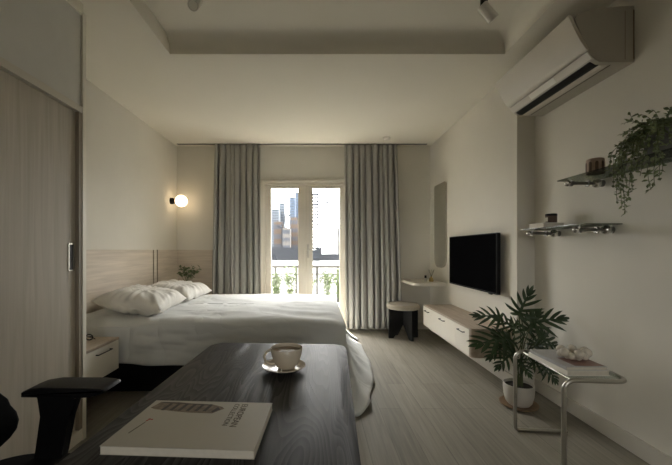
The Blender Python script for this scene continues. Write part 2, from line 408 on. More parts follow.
# ------------------------------------------------------------ wardrobe
WX = -1.427; WY = 2.112; WN = -0.9
wd = thing('wardrobe', 'tall built-in wardrobe with pale oak sliding door and grey upper panel', 'wardrobe', (XL, WY, 0))
m = MB(); m.box(XL, WX, WY - 0.03, WY, 0, 2.62)
obj('side_panel', m, 'cream', wd, False)
obj('side_panel', MB().box(XL, WX, WN, WN + 0.03, 0, 2.62), 'cream', wd, False)
obj('filler_panel', MB().box(XL, WX - 0.02, WN, WY, 2.622, ZC - 0.002), 'ceiling', wd, False)
obj('upper_panel', MB().box(WX - 0.05, WX - 0.012, WN + 0.03, WY - 0.033, 2.048, 2.60), 'upper', wd, False)
m = MB(); m.box(WX - 0.05, WX - 0.004, WN + 0.03, WY - 0.03, 2.60, 2.62)
obj('top_rail', m, 'cream', wd, False)
m = MB(); m.box(WX - 0.09, WX - 0.002, WN + 0.03, WY - 0.03, 2.002, 2.042, 0.002)
obj('door_rail', m, 'trim', wd, False)
obj('jamb', MB().box(WX - 0.07, WX - 0.004, WY - 0.06, WY - 0.03, 0.075, 2.0), 'jamb', wd, False)
obj('plinth', MB().box(WX - 0.06, WX - 0.006, WN + .03, WY - 0.03, 0, 0.072, 0.002), 'cream', wd, False)
dy1 = WY - 0.062
dr = obj('sliding_door', MB().box(WX - 0.06, WX - 0.024, 0.9, dy1, 0.078, 1.998), 'wardrobe', wd, False)
m = MB(); hy0, hy1, hz0, hz1 = 1.988, 2.038, 1.04, 1.205; xx = WX - 0.024
m.box(xx, xx + 0.004, hy0, hy0 + 0.008, hz0, hz1); m.box(xx, xx + 0.004, hy1 - 0.008, hy1, hz0, hz1)
m.box(xx, xx + 0.004, hy0 + .008, hy1 - .008, hz0, hz0 + 0.008); m.box(xx, xx + 0.004, hy0 + .008, hy1 - .008, hz1 - 0.008, hz1)
hd = obj('handle', m, 'steel', dr, False)
obj('sliding_door', MB().box(WX - 0.11, WX - 0.07, WN + .04, 0.95, 0.078, 1.998), 'wardrobe', wd, False)
m = MB().box(xx - 0.002, xx + 0.001, hy0 + 0.008, hy1 - 0.008, hz0 + 0.008, hz1 - 0.008); o = obj('handle_recess', m, 'darkmetal', dr, False)

# ------------------------------------------------------------ bed
bed = thing('bed', 'low double bed with a black base under a white duvet', 'bed', (-0.9, 3.55, 0))
obj('bed_base', MB().box(-2.015, 0.06, 2.80, 4.34, 0, 0.26, 0.01), 'bedbase', bed)
obj('mattress', MB().box(-2.015, 0.15, 2.80, 4.34, 0.262, 0.53, 0.05, 4), 'mattress', bed)

def smooth01(t): t = max(0, min(1, t)); return t * t * (3 - 2 * t)
def duvet():
    x0, x1, y0, y1 = -1.99, 0.23, 2.72, 4.42; R = 0.14
    path = []
    def seg(a, b, n): 
        for i in range(n): path.append(Vector(a).lerp(Vector(b), i / n))
    seg((x0, y0), (x1 - R, y0), 110)
    for i in range(16):
        a = -PI / 2 + PI / 2 * i / 16; path.append(Vector((x1 - R + R * math.cos(a), y0 + R + R * math.sin(a))))
    seg((x1, y0 + R), (x1, y1 - R), 80)
    for i in range(12):
        a = PI / 2 * i / 12; path.append(Vector((x1 - R + R * math.cos(a), y1 - R + R * math.sin(a))))
    seg((x1 - R, y1), (x0, y1), 50); path.append(Vector((x0, y1)))
    n = len(path); rows = []
    cx = lambda p: Vector((max(x0, min(-0.65, p.x)), 3.57))
    er = 0.055
    ht = 0.597
    for k in range(0, 25):     # centre to edge
        t = k / 24; tt = 1 - (1 - t) ** 1.5
        row = []
        for p in path:
            q = cx(p).lerp(p, tt)
            dist = (q - p).length
            z = ht + 0.016 * noise.noise(Vector((q.x * 2.2 + q.y * 5, q.y * 3 - q.x, 4.0))) + 0.020 * noise.noise(Vector((q.x * 1.7, q.y * 2.1, 0.3))) + 0.008 * noise.noise(Vector((q.x * 6, q.y * 5, 1.3)))
            if dist < er * 2.2: z -= 0.035 * (1 - dist / (er * 2.2)) ** 2
            row.append((q.x, q.y, z))
        rows.append(row)
    # where the hem lands on the floor round the foot corner
    TB = [(-.05, 2.50), (.12, 2.37), (.27, 2.34), (.36, 2.46), (.42, 2.64), (.475, 2.87), (.512, 3.08), (.528, 3.28), (.545, 3.6), (.55, 3.9), (.52, 4.2), (.47, 4.45)]
    idx = [i for i, p in enumerate(path) if (p.x > -.25 and p.y < y0 + R + .001) or (p.x >= x1 - .001)]
    H = [None] * n
    for k_, i in enumerate(idx):
        t_ = k_ / (len(idx) - 1) * (len(TB) - 1); j_ = min(int(t_), len(TB) - 2); f_ = t_ - j_
        P0, P1, P2, P3 = [Vector(TB[max(0, min(len(TB) - 1, j_ + d_))]) for d_ in (-1, 0, 1, 2)]
        c_ = .5 * ((2 * P1) + (P2 - P0) * f_ + (2 * P0 - 5 * P1 + 4 * P2 - P3) * f_ ** 2 + (3 * P1 - P0 - 3 * P2 + P3) * f_ ** 3)
        H[i] = (c_.x, c_.y, smooth01((path[i].x + .25) / .4) if path[i].y < y0 + .01 else 1.0)
    # skirt
    acc = 0; S = [0]
    for i in range(1, n): acc += (path[i] - path[i - 1]).length; S.append(acc)
    for k in range(1, 27):
        v = k / 26; row = []
        for i, p in enumerate(path):
            a = path[max(0, i - 1)]; b_ = path[min(n - 1, i + 1)]
            tg = (b_ - a).normalized(); nr = Vector((tg.y, -tg.x))
            s = S[i]
            # drop depth and flare of the hem
            corner = smooth01((p.x - (-0.25)) / 0.42)               # 0 on the near side, 1 from the corner on
            on_foot = smooth01((p.y - y0 - 0.02) / 0.3) if p.x > 0 else 0.0
            far = smooth01((p.y - 4.25) / 0.17)
            hz = 0.262 * (1 - corner) + 0.012 * corner + 0.25 * far * (1 if p.x < 0.1 else 0.0)
            flare = 0.055 * (1 - corner) + corner * 0.30 
            if p.x >= x1 - 0.001: flare = 0.26 + 0.06 * smooth01((p.y - 2.9) / 0.9)
            if p.y > 4.41: flare = 0.04
            # the hem folds
            g = s * 1.0
            fold = (0.5 * math.sin(g * 19 + 1.5 * math.sin(g * 3.3)) + 0.55 * noise.noise(Vector((g * 4.2, v * 1.5, 2.0))) * 2)
            amp = (0.006 + 0.010 * corner) * smooth01(v * 1.3)
            prof = v ** (1.0 + 1.3 * corner)
            off = 0.012 * math.sin(min(1, v * 6) * PI / 2) + flare * prof + fold * amp
            zt = ht - 0.035
            z = zt + (hz - zt) * (1 - (1 - v) ** (1.0 + 0.25 * corner))
            z += corner * 0.055 * max(0, fold) * smooth01(v * 1.6) * (1 - 0.55 * v * v) 
            if corner < 0.5: q_ = (0.035 * noise.noise(Vector((g * 1.6, v * 4.0 + g, 9.0))) + 0.014 * noise.noise(Vector((g * 5.0, v * 7.0 - g * 2, 3.0)))) * math.sin(PI * v); z += 0.006 * math.sin(g * 3.1) * v + 0.004 * math.sin(g * 7.7) * v
            hf = smooth01((p.x + 1.52) / .25) if p.y < 3 else 1.0
            if corner < 0.5: off = (off + q_) * hf + .018 * (1 - hf)
            q = p + nr * off
            if H[i] is not None:
                w_ = H[i][2]; e0 = p + nr * .012; tgt = e0.lerp(Vector(H[i][:2]), prof) + nr * fold * amp
                q = q.lerp(tgt, w_)
            row.append((q.x, q.y, max(z, 0.010)))
        rows.append(row)
    m = MB(); m.grid(rows)
    bmesh.ops.remove_doubles(m.bm, verts=m.bm.verts[:], dist=0.0008)
    o = obj('duvet', m, 'duvet', None, True, (-0.9, 3.57, 0.55), 80)
    tag(o, 'rumpled white duvet over the bed, its foot end trailing onto the floor', 'duvet')
    md = o.modifiers.new('thick', 'SOLIDIFY'); md.thickness = 0.008; md.offset = 1
    return o
duvet()

def pillow(cx, cy, cz, L, W, H, tilt, yaw, seed):
    m = MB(); n = 44; top = []; bot = []
    for sgn, store in ((1, top), (-1, bot)):
        for i in range(n + 1):
            row = []
            for j in range(n + 1):
                u = -1 + 2 * i / n; v = -1 + 2 * j / n
                pin = 1 - 0.07 * (1 - abs(u) ** 2) * 0  
                x = u * W / 2 * (1 - 0.13 * (1 - v * v) * abs(u) ** 3); y = v * L / 2 * (1 - 0.09 * (1 - u * u) * abs(v) ** 3)
                prof = max(0, (1 - u ** 4)) ** 0.55 * max(0, (1 - v ** 4)) ** 0.55
                h_ = H / 2 * prof
                ang = math.atan2(v, u)
                rr = math.hypot(u, v)
                wr = 0.034 * noise.noise(Vector((ang * 6.5, rr * 1.6, seed))) * min(1, rr * 1.3) * prof ** .5 + 0.012 * noise.noise(Vector((u * 2.2, v * 2.2, seed + 5))) * prof
                row.append(Vector((x, y, sgn * h_ + wr)))
            store.append(row)
    m.grid(top); m.grid(bot)
    bmesh.ops.remove_doubles(m.bm, verts=m.bm.verts[:], dist=0.002)
    R_ = Matrix.Translation((cx, cy, cz)) @ Matrix.Rotation(yaw, 4, 'Z') @ Matrix.Rotation(tilt, 4, 'Y')
    bmesh.ops.transform(m.bm, verts=m.bm.verts[:], matrix=R_)
    return m
o = obj('pillow', pillow(-1.61, 3.20, 0.70, 0.76, 0.56, 0.20, math.radians(9), math.radians(5), 1.0), 'pillow', None, True, (-1.70, 3.17, 0.62), 80)
tag(o, 'plump white pillow nearest the camera beside the bedside drawer', 'pillow', 'pillows on the bed')
o = obj('pillow', pillow(-1.60, 3.97, 0.695, 0.70, 0.54, 0.18, math.radians(9), math.radians(-3), 7.0), 'pillow', None, True, (-1.68, 3.93, 0.62), 80)
tag(o, 'white pillow on the far half of the bed, in front of the leafy vase', 'pillow', 'pillows on the bed')

# ------------------------------------------------------------ bedside cabinets
def bedside(y0, y1, label):
    n_ = thing('bedside_cabinet', label, 'bedside table', (XL + .03, (y0 + y1) / 2, 0.24), 'floating bedside cabinets')
    X0, X1 = XL + 0.031, -1.545
    obj('body', MB().box(X0, X1 - 0.02, y0, y1, 0.24, 0.464, 0.002), 'cream', n_, False)
    obj('cabinet_top', MB().box(X0, X1, y0, y1, 0.465, 0.484, 0.002), 'cabwood', n_, False)
    dd = obj('drawer', MB().box(X1 - 0.018, X1, y0 + 0.002, y1 - 0.002, 0.242, 0.461, 0.002), 'cream', n_, False)
    ym = (y0 + y1) / 2 + .07; m = MB()
    m.tube([(X1, ym - 0.08, 0.425), (X1 + 0.02, ym - 0.08, 0.425), (X1 + 0.02, ym + 0.08, 0.425), (X1, ym + 0.08, 0.425)], 0.0045)
    obj('handle', m, 'darkmetal', dd)
bedside(2.13, 2.665, 'floating cream bedside cabinet with one drawer on the near side of the bed')
bedside(4.46, 4.93, 'floating bedside cabinet in the far corner behind the bed')

# eyeglasses on near cabinet
g = thing('eyeglasses', 'small folded black eyeglasses lying on the near bedside cabinet', 'eyeglasses', (-1.74, 2.56, 0.484))
m = MB()
for dx in (-0.033, 0.033):
    m.tube([(-1.74 + dx + 0.026 * math.cos(a), 2.56, 0.509 + 0.020 * math.sin(a)) for a in [2 * PI * k / 20 for k in range(20)]], 0.004, 8, closed=True)
m.tube([(-1.747, 2.56, .512), (-1.74, 2.56, .517), (-1.733, 2.56, .512)], 0.003, 8)
obj('frame', m, 'black', g)
obj('temple', MB().tube([(-1.799, 2.56, .512), (-1.79, 2.575, .513), (-1.70, 2.585, .50), (-1.68, 2.587, .488)], 0.003, 8), 'black', g)
obj('temple', MB().tube([(-1.681, 2.56, .512), (-1.69, 2.57, .513), (-1.78, 2.578, .50), (-1.80, 2.58, .488)], 0.003, 8), 'black', g)

# vase with sprigs behind pillow
vx, vy = -1.752, 4.66
v = thing('leafy_vase', 'white vase of green leafy sprigs in the far bedroom corner', 'plant', (vx, vy, 0.484))
m = MB().lathe([(0, .484), (.04, .484), (.052, .52), (.055, .60), (.045, .655), (.040, .69), (.036, .69), (.040, .65), (.0, .62)], (vx, vy, 0), 28)
obj('vase', m, 'white', v)
st = MB(); lf = MB()
rs = random.Random(3)
def small_leaf(mb, p, d, L, W, nrm=None):
    d = Vector(d).normalized(); side = d.cross(nrm if nrm is not None else Vector((rs.uniform(-1, 1), rs.uniform(-1, 1), 1)))
    if side.length < 1e-3: side = Vector((1, 0, 0))
    side.normalize(); up = side.cross(d)
    vs = [(0, 0, 0), (.3, .8, .06), (.6, 1, .08), (1, 0, -.05), (.6, -1, .08), (.3, -.8, .06)]
    P = [p + d * (a * L) + side * (b_ * W / 2) + up * (c_ * L) for a, b_, c_ in vs]
    vv = [mb.bm.verts.new(q) for q in P]; c1 = mb.bm.verts.new(p + d * .45 * L - up * 0.02 * L)
    for i in range(6): mb.bm.faces.new((vv[i], vv[(i + 1) % 6], c1))
for k in range(13):
    a = 2 * PI * k / 13 + rs.uniform(-.3, .3); rad = rs.uniform(.04, .17); zt = rs.uniform(.80, .97)
    top = Vector((vx + rad * math.cos(a), vy + min(rad * math.sin(a), .2), zt)); b0 = Vector((vx + .01 * math.cos(a), vy + .01 * math.sin(a), .66))
    midp = b0.lerp(top, .5) + Vector((0, 0, .04)); pts = [b0, b0.lerp(midp, .5) + Vector((0, 0, .012)), midp, midp.lerp(top, .5) + Vector((0, 0, .008)), top]
    st.tube(pts, .0025, 6)
    for j in range(7):
        t_ = .45 + .55 * j / 6; q = b0.lerp(top, t_) + Vector((0, 0, .05 * math.sin(PI * t_)))
        dd = Vector((rs.uniform(-1, 1), rs.uniform(-1, 1), rs.uniform(-.2, .7)))
        small_leaf(lf, q, dd, rs.uniform(.045, .07), rs.uniform(.026, .038))
obj('stems', st, 'stem', v); obj('leaves', lf, 'sprig', v, False)

# wall lamp
ly, lz = 4.80, 1.857
lp = thing('wall_lamp', 'lit opal globe wall lamp on a small black mount above the bed', 'lamp', (XL, ly, lz))
obj('mount', MB().lathe([(0, 0), (.045, 0), (.045, .03), (.03, .06), (.03, .075), (0, .075)], (XL, ly, lz), 28, 'X'), 'black', lp)
obj('globe', MB().ball((XL + .148, ly, lz), .083, 40), 'globe', lp)

# ------------------------------------------------------------ curtains
def curtain(x0, x1, xb0, xb1, n, seed, label):
    rr = random.Random(seed); cols = n * 14; rows = []
    ph = [rr.uniform(.7, 1.3) for _ in range(n + 1)]; cum = [0]
    for q in ph[:-1]: cum.append(cum[-1] + q)
    tot = cum[-1]
    import bisect
    for i in range(61):
        t_ = i / 60; z = 2.685 - t_ * (2.685 - .035); row = []
        amp = .030 + .040 * smooth01(t_ * 6)
        for j in range(cols + 1):
            u = j / cols; uu = u * tot; k = min(n - 1, bisect.bisect_right(cum, uu) - 1); f_ = (uu - cum[k]) / ph[k]
            p_ = (k + f_) * 2 * PI
            xa = x0 + (x1 - x0) * u; xb = xb0 + (xb1 - xb0) * u; x = xa + (xb - xa) * smooth01(t_)
            sway = .005 * math.sin(k * 1.7 + t_ * 3.0 + seed) * t_
            y = 4.905 - amp * math.cos(p_) * (0.75 + .25 * math.sin(k * 2.1 + seed)) + .012 * noise.noise(Vector((u * 9, t_ * 2, seed)))
            x += (xb1 - xb0) / n * (0.15 * math.sin(p_) + .075 * math.sin(2 * p_)) + sway
            row.append((x, y, z + (.006 * math.sin(p_ + 1) if i == 60 else 0)))
        rows.append(row)
    m = MB(); m.grid(rows)
    o = obj('curtain', m, 'curtain', None, True, ((x0 + x1) / 2, 4.905, 0.03), 180)
    md = o.modifiers.new('thick', 'SOLIDIFY'); md.thickness = .003
    tag(o, label, 'curtain', 'grey curtains at the french doors')
curtain(-1.45, -.80, -1.48, -.78, 8, 2.0, 'long grey pleated curtain left of the french doors, behind the bed')
curtain(.41, 1.165, .42, 1.22, 9, 5.0, 'long grey pleated curtain right of the french doors, beside the stool')
tr = MB().box(XL + .05, 1.60, 4.88, 4.93, 2.688, 2.70, .001)
tag(obj('curtain_track', tr, 'track', None, False, (0, 4.9, 2.7)), 'slim grey ceiling track the curtains hang from', 'curtain track')

# ------------------------------------------------------------ ceiling fittings
def spot(x, y, ang, yaw, label):
    base = Vector((x, y, ZC + TD)); tg = thing('spotlight', label, 'spotlight', base, 'ceiling spotlights')
    obj('mount', MB().lathe([(0, 0), (.022, 0), (.022, -.07), (.014, -.075), (0, -.075)], base, 20), 'black', tg)
    d = Vector((math.sin(ang) * math.cos(yaw), math.sin(ang) * math.sin(yaw), -math.cos(ang)))
    p0 = base + Vector((0, 0, -.085)) - d * .02; r = .034
    obj('lamp_head', MB().tube([p0, p0 + d * .003, p0 + d * .115, p0 + d * .118], [r * .93, r, r, r * .95], 28), 'white', tg)
    obj('lens', MB().tube([p0 + d * .1185, p0 + d * .1195], r * .75, 20), 'sticker', tg)
spot(1.087, 2.20, math.radians(40), math.radians(0), 'white cylinder spotlight tilted on a black joint, right side of the ceiling tray')
spot(-.755, 2.15, math.radians(45), math.radians(-88), 'white cylinder spotlight facing the camera, left side of the ceiling tray')
o = obj('smoke_detector', MB().lathe([(0, 0), (.05, 0), (.05, -.012), (.035, -.035), (0, -.04)], (.96, 4.62, ZC), 28), 'white', None, True, (.96, 4.62, ZC))
tag(o, 'small white round smoke detector on the ceiling near the curtains', 'smoke detector')

# ------------------------------------------------------------ television and mirror
tv = thing('television', 'black flat television mounted on the wall above the floating cabinet', 'television', (XR, 3.55, .765))
obj('housing', MB().box(1.605, 1.64, 3.02, 4.09, .765, 1.321, .004), 'blackplastic', tv)
obj('screen', MB().box(1.602, 1.6045, 3.028, 4.082, .782, 1.313), 'screen', tv, False)
obj('wall_bracket', MB().box(1.641, XR - .0005, 3.35, 3.75, .9, 1.2, .003), 'black', tv)
obj('sensor', MB().box(1.606, 1.622, 3.12, 3.17, .755, .7645, .002), 'blackplastic', tv)

def rrect(x0, x1, z0, z1, rb, rt, n=10):
    pts = []
    for cx_, cz_, r, a0 in ((x1 - rb, z0 + rb, rb, -PI / 2), (x1 - rt, z1 - rt, rt, 0), (x0 + rt, z1 - rt, rt, PI / 2), (x0 + rb, z0 + rb, rb, PI)):
        for i in range(n + 1):
            a = a0 + PI / 2 * i / n; pts.append((cx_ + r * math.cos(a), cz_ + r * math.sin(a)))
    return pts
mr = thing('mirror', 'tall frameless mirror with rounded lower corners beside the television', 'mirror', (XR, 4.56, .93))
obj('mirror_glass', MB().prism(rrect(4.36, 4.76, .93, 2.05, .14, .03), 'X', 1.655, 1.662), 'mirror', mr, False)
obj('backing', MB().prism(rrect(4.367, 4.753, .937, 2.043, .133, .025), 'X', 1.6622, XR), 'trim', mr, False)

# ------------------------------------------------------------ vanity shelf and bottles
def outline(pts_r, n=8):
    "rounded polygon: list of (x, y, r)"
    out = []; N = len(pts_r)
    for i in range(N):
        p = Vector(pts_r[i][:2]); r = pts_r[i][2]
        a = Vector(pts_r[i - 1][:2]); b_ = Vector(pts_r[(i + 1) % N][:2])
        if r <= 0: out.append(tuple(p)); continue
        u = (a - p).normalized(); w_ = (b_ - p).normalized(); ang = u.angle(w_); d = r / math.tan(ang / 2)
        c_ = p + (u + w_).normalized() * (r / math.sin(ang / 2)); s0 = p + u * d - c_; s1 = p + w_ * d - c_
        a0 = math.atan2(s0.y, s0.x); a1 = math.atan2(s1.y, s1.x); da = (a1 - a0 + PI) % (2 * PI) - PI
        for k in range(n + 1):
            t_ = a0 + da * k / n; out.append((c_.x + r * math.cos(t_), c_.y + r * math.sin(t_)))
    return out
o = obj('vanity_shelf', MB().prism(outline([(XR, 4.36, 0), (1.25, 4.36, .10), (1.25, 4.99, 0), (XR, 4.99, 0)]), 'Z', .70, .738, .003), 'cream', None, True, (XR, 4.7, .7))
tag(o, 'pale floating vanity shelf with rounded corner under the mirror', 'shelf')
bt = thing('bottle', 'small clear cosmetic bottle with black cap on the vanity shelf', 'bottle', (1.475, 4.58, .738))
obj('bottle_body', MB().lathe([(0, 0), (.018, 0), (.02, .005), (.02, .04), (.010, .048), (0, .048)], (1.475, 4.58, .738), 20), 'white', bt)
obj('cap', MB().lathe([(0, .049), (.014, .049), (.014, .085), (0, .087)], (1.475, 4.58, .738), 20), 'black', bt)
bt = thing('diffuser', 'golden diffuser jar with thin reeds on the vanity shelf', 'diffuser', (1.56, 4.60, .738))
obj('jar', MB().lathe([(0, 0), (.028, 0), (.03, .01), (.028, .045), (.012, .055), (.012, .07), (0, .07)], (1.56, 4.60, .738), 20), 'amber', bt)
m = MB()
for a in range(5): m.tube([(1.56, 4.60, .80), (1.56 + .04 * math.cos(a * 1.3), 4.60 + .03 * math.sin(a * 1.3), .90)], .0018, 6)
obj('reeds', m, 'stem', bt)

# ------------------------------------------------------------ stool
sx, sy = 1.16, 4.52
stl = thing('stool', 'round upholstered stool on crossed black panel legs under the vanity shelf', 'stool', (sx, sy, 0))
obj('seat', MB().lathe([(0, .388), (.195, .388), (.212, .396), (.218, .415), (.215, .437), (.197, .455), (.10, .464), (0, .466)], (sx, sy, 0), 48), 'stoolseat', stl)
prof = [(-.20, 0.0), (-.14, 0), (0.0, .20), (.14, 0), (.20, 0), (.20, .387), (-.20, .387)]
for ang in (math.radians(8), math.radians(112)):
    m = MB().prism([(sx + a, z) for a, z in prof], 'Y', sy - .014, sy + .014, .002); m.rot(ang, (sx, sy, 0))
    if ang > 1:
        pass
    obj('leg_panel', m, 'black', stl, False)

# ------------------------------------------------------------ floating media cabinet
cb = thing('media_cabinet', 'long floating cabinet with cream drawers and pale oak top under the television', 'cabinet', (XR, 3.55, .24))
CX = 1.33; CY0, CY1 = 2.90, 4.22
obj('cabinet_top', MB().prism(outline([(XR, CY0, 0), (XR, CY1, 0), (CX, CY1, 0), (CX, CY0, .05)]), 'Z', .473, .49, .002), 'cabwood', cb, False)
# rounded end piece and carcass
obj('end_panel', MB().prism(outline([(XR, CY0 + .003, 0), (XR, CY0 + .06, 0), (CX + .002, CY0 + .06, 0), (CX + .002, CY0 + .003, .05)]), 'Z', .24, .472), 'cabwood', cb)
obj('body', MB().box(CX + .02, XR, CY0 + .061, CY1, .24, .472), 'cream', cb, False)
for a, b_ in ((2.962, 3.25), (3.253, 3.90), (3.903, CY1)):
    dd = obj('drawer', MB().box(CX + .001, CX + .019, a, b_ - .002, .242, .468, .0015), 'cream', cb, False)
    ym = (a + b_) / 2; hl = .06
    obj('handle', MB().tube([(CX + .001, ym - hl, .43), (CX - .02, ym - hl, .43), (CX - .02, ym + hl, .43), (CX + .001, ym + hl, .43)], .0045), 'darkmetal', dd)

# ------------------------------------------------------------ air conditioner
ay0, ay1 = 1.954, 2.745
ac = thing('air_conditioner', 'white wall-mounted air conditioner high on the right wall', 'air conditioner', (XN, 2.38, 2.245))
body = [(XN - .0005, 2.245), (1.63, 2.245), (1.60, 2.262), (1.572, 2.305), (1.560, 2.336), (1.546, 2.362), (1.522, 2.407), (1.500, 2.455), (1.490, 2.49), (1.50, 2.512), (1.53, 2.532), (1.60, 2.55), (1.74, 2.565), (XN - .0005, 2.57)]
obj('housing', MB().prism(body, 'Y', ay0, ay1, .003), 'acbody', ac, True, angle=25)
fp = [(1.452, 2.512), (1.447, 2.504), (1.462, 2.478), (1.487, 2.42), (1.515, 2.368), (1.536, 2.335), (1.550, 2.316), (1.562, 2.312), (1.566, 2.32), (1.556, 2.335), (1.542, 2.36), (1.517, 2.405), (1.494, 2.45), (1.470, 2.505)]
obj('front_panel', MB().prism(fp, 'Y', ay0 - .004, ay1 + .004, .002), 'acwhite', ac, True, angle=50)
# lower lip strip, louvre and dark outlet slot
obj('lip', MB().prism([(1.5655, 2.3035), (1.5615, 2.3035), (1.5875, 2.2670), (1.5915, 2.2700)], 'Y', ay0 + .002, ay1 - .002), 'acwhite', ac, False)
obj('air_outlet', MB().prism([(1.594, 2.2610), (1.597, 2.2575), (1.629, 2.2425), (1.648, 2.2425), (1.648, 2.2445), (1.606, 2.2605)], 'Y', ay0 + .03, ay1 - .03), 'black', ac, False)
obj('louvre', MB().prism([(1.650, 2.2440), (1.668, 2.2370), (1.694, 2.2370), (1.696, 2.2440)], 'Y', ay0 + .03, ay1 - .03), 'acwhite', ac, False)
obj('underside_groove', MB().box(1.715, 1.719, ay0 + .03, ay1 - .03, 2.2435, 2.2448), 'black', ac, False)
sp = [(1.5625, 2.3000), (1.5608, 2.3000), (1.5835, 2.2700), (1.5855, 2.2705)]
obj('sticker', MB().prism(sp, 'Y', 2.24, 2.50), 'sticker', ac, False)
m = MB().box(1.775, 1.778, ay0 - .0005, ay0 + .001, 2.26, 2.54); m.box(XN - .008, XN - .001, ay0 - .002, ay0 + .01, 2.262, 2.545)
obj('side_seam', m, 'groove', ac, False)

# ------------------------------------------------------------ glass shelves
def bracket(y, z, root):
    m = MB()
    m.tube([(XN, y, z), (XN - .008, y, z)], .022, 20)
    m.tube([(XN - .008, y, z), (1.605, y, z)], .0105, 16)
    m.tube([(1.738, y, z), (1.728, y, z)], .021, 18); m.tube([(1.624, y, z), (1.634, y, z)], .019, 18)
    b_ = obj('bracket', m, 'rodmetal', root)
    obj('ball', MB().ball((XN - .038, y, z), .028, 28), 'chrome', b_); obj('ball', MB().ball((1.605, y, z), .019, 22), 'chrome', b_)
def shelf(y0, y1, z, bys, label):
    r = thing('glass_shelf', label, 'shelf', (XN, (y0 + y1) / 2, z), 'smoked glass wall shelves')
    m = MB().prism(outline([(XN, y0, 0), (XN, y1, 0), (1.60, y1, .006), (1.60, y0, .006)], 3), 'Z', z, z + .007)
    obj('glass_panel', m, 'shelfglass', r, False)
    for y in bys: bracket(y, z - .0285, r)
shelf(1.38, 2.26, 1.6185, (2.17, 1.46), 'upper smoked glass wall shelf holding the trailing plant')
shelf(2.03, 2.66, 1.318, (2.56, 2.10), 'lower smoked glass wall shelf with a small book and jar')
# clay pot
o = thing('clay_jar', 'pinkish clay jar with arched openings on the upper glass shelf', 'jar', (1.70, 2.07, 1.6275))
cx_, cy_, cz_ = 1.70, 2.07, 1.6275
obj('jar_body', MB().lathe([(0, 0), (.044, 0), (.046, .004), (.046, .08), (.043, .089), (.035, .093), (0, .093)], (cx_, cy_, cz_), 40), 'clay', o)
m = MB()
for k in range(9):
    a = 2 * PI * k / 9; ca, sa = math.cos(a), math.sin(a); pts = []
    for (w_, z_) in [(-.008, .012), (.008, .012), (.008, .06), (.006, .068), (0, .072), (-.006, .068), (-.008, .06)]:
        pts.append((w_, z_))
    A = [m.bm.verts.new((cx_ + .0463 * ca - p[0] * sa, cy_ + .0463 * sa + p[0] * ca, cz_ + p[1])) for p in pts]
    B = [m.bm.verts.new((cx_ + .042 * ca - p[0] * sa, cy_ + .042 * sa + p[0] * ca, cz_ + p[1])) for p in pts]
    m.bm.faces.new(A); m.bm.faces.new(B[::-1])
    for i in range(7): m.bm.faces.new((A[i], A[(i + 1) % 7], B[(i + 1) % 7], B[i]))
obj('arch_openings', m, 'claydark', o, False)
# small glass next to it
o = obj('glass_tumbler', MB().lathe([(0, 0), (.024, 0), (.03, .075), (.027, .075), (.022, .006), (0, .006)], (1.725, 1.925, 1.6275), 24), 'tableglass', None, True, (1.725, 1.925, 1.6275))
tag(o, 'small clear glass tumbler between the clay jar and trailing plant', 'glass')
# book and jar on lower shelf
bk = thing('small_book', 'small pale book lying on the lower glass shelf', 'book', (1.69, 2.50, 1.327))
obj('pages', MB().box(1.622, 1.768, 2.425, 2.585, 1.330, 1.358), 'paper', bk, False)
m = MB(); m.box(1.617, 1.771, 2.42, 2.59, 1.3272, 1.3298); m.box(1.617, 1.771, 2.42, 2.59, 1.3582, 1.361)
obj('cover', m, 'sticker', bk, False)
jr = thing('candle_jar', 'small dark brown candle jar standing on the pale book', 'jar', (1.722, 2.49, 1.361))
obj('jar_body', MB().lathe([(0, .0004), (.034, .0004), (.037, .006), (.037, .052), (0, .052)], (1.722, 2.49, 1.361), 28), 'claydark', jr)
obj('lid', MB().lathe([(0, .0525), (.038, .0525), (.038, .066), (.034, .069), (0, .069)], (1.722, 2.49, 1.361), 28), 'black', jr)
obj('label_patch', MB().prism([(1.6845 - .0 , 2.475), (1.6835, 2.49), (1.6845, 2.505), (1.688, 2.505), (1.688, 2.475)], 'Z', 1.372, 1.402), 'paper', jr, False)

# ------------------------------------------------------------ trailing plant on the upper shelf
tx, ty, tz = 1.722, 1.68, 1.6275
tp = thing('trailing_plant', 'bushy trailing plant in a grey pot spilling over the upper glass shelf', 'plant', (tx, ty, tz))
obj('pot', MB().lathe([(0, 0), (.06, 0), (.068, .01), (.078, .13), (.074, .135), (.070, .125), (0, .12)], (tx, ty, tz), 32), 'concrete', tp)
obj('soil', MB().lathe([(0, .128), (.069, .1235), (.069, .1215), (0, .1215)], (tx, ty, tz), 24), 'soil', tp)
st = MB(); lf = MB(); rs = random.Random(11)
def bez(p0, p1, p2, p3, n):
    return [p0 * (1 - t) ** 3 + p1 * 3 * t * (1 - t) ** 2 + p2 * 3 * t * t * (1 - t) + p3 * t ** 3 for t in [i / n for i in range(n + 1)]]
ends = []
def pxX(x, y, X):
    s = (x - VX) / X; return Vector((X, F / s, CAMZ + (VY - y) / s))
tips = [(625, 214, 1.575), (622, 207, 1.58), (629, 200, 1.58), (619, 190, 1.59), (613, 186, 1.59), (610, 178, 1.585), (632, 192, 1.57), (627, 186, 1.575), (617, 202, 1.58),
        (655, 186, 1.56), (651, 190, 1.56), (659, 178, 1.56), (662, 172, 1.56), (640, 176, 1.57), (636, 170, 1.58)]
top0 = Vector((tx, ty, tz + .135))
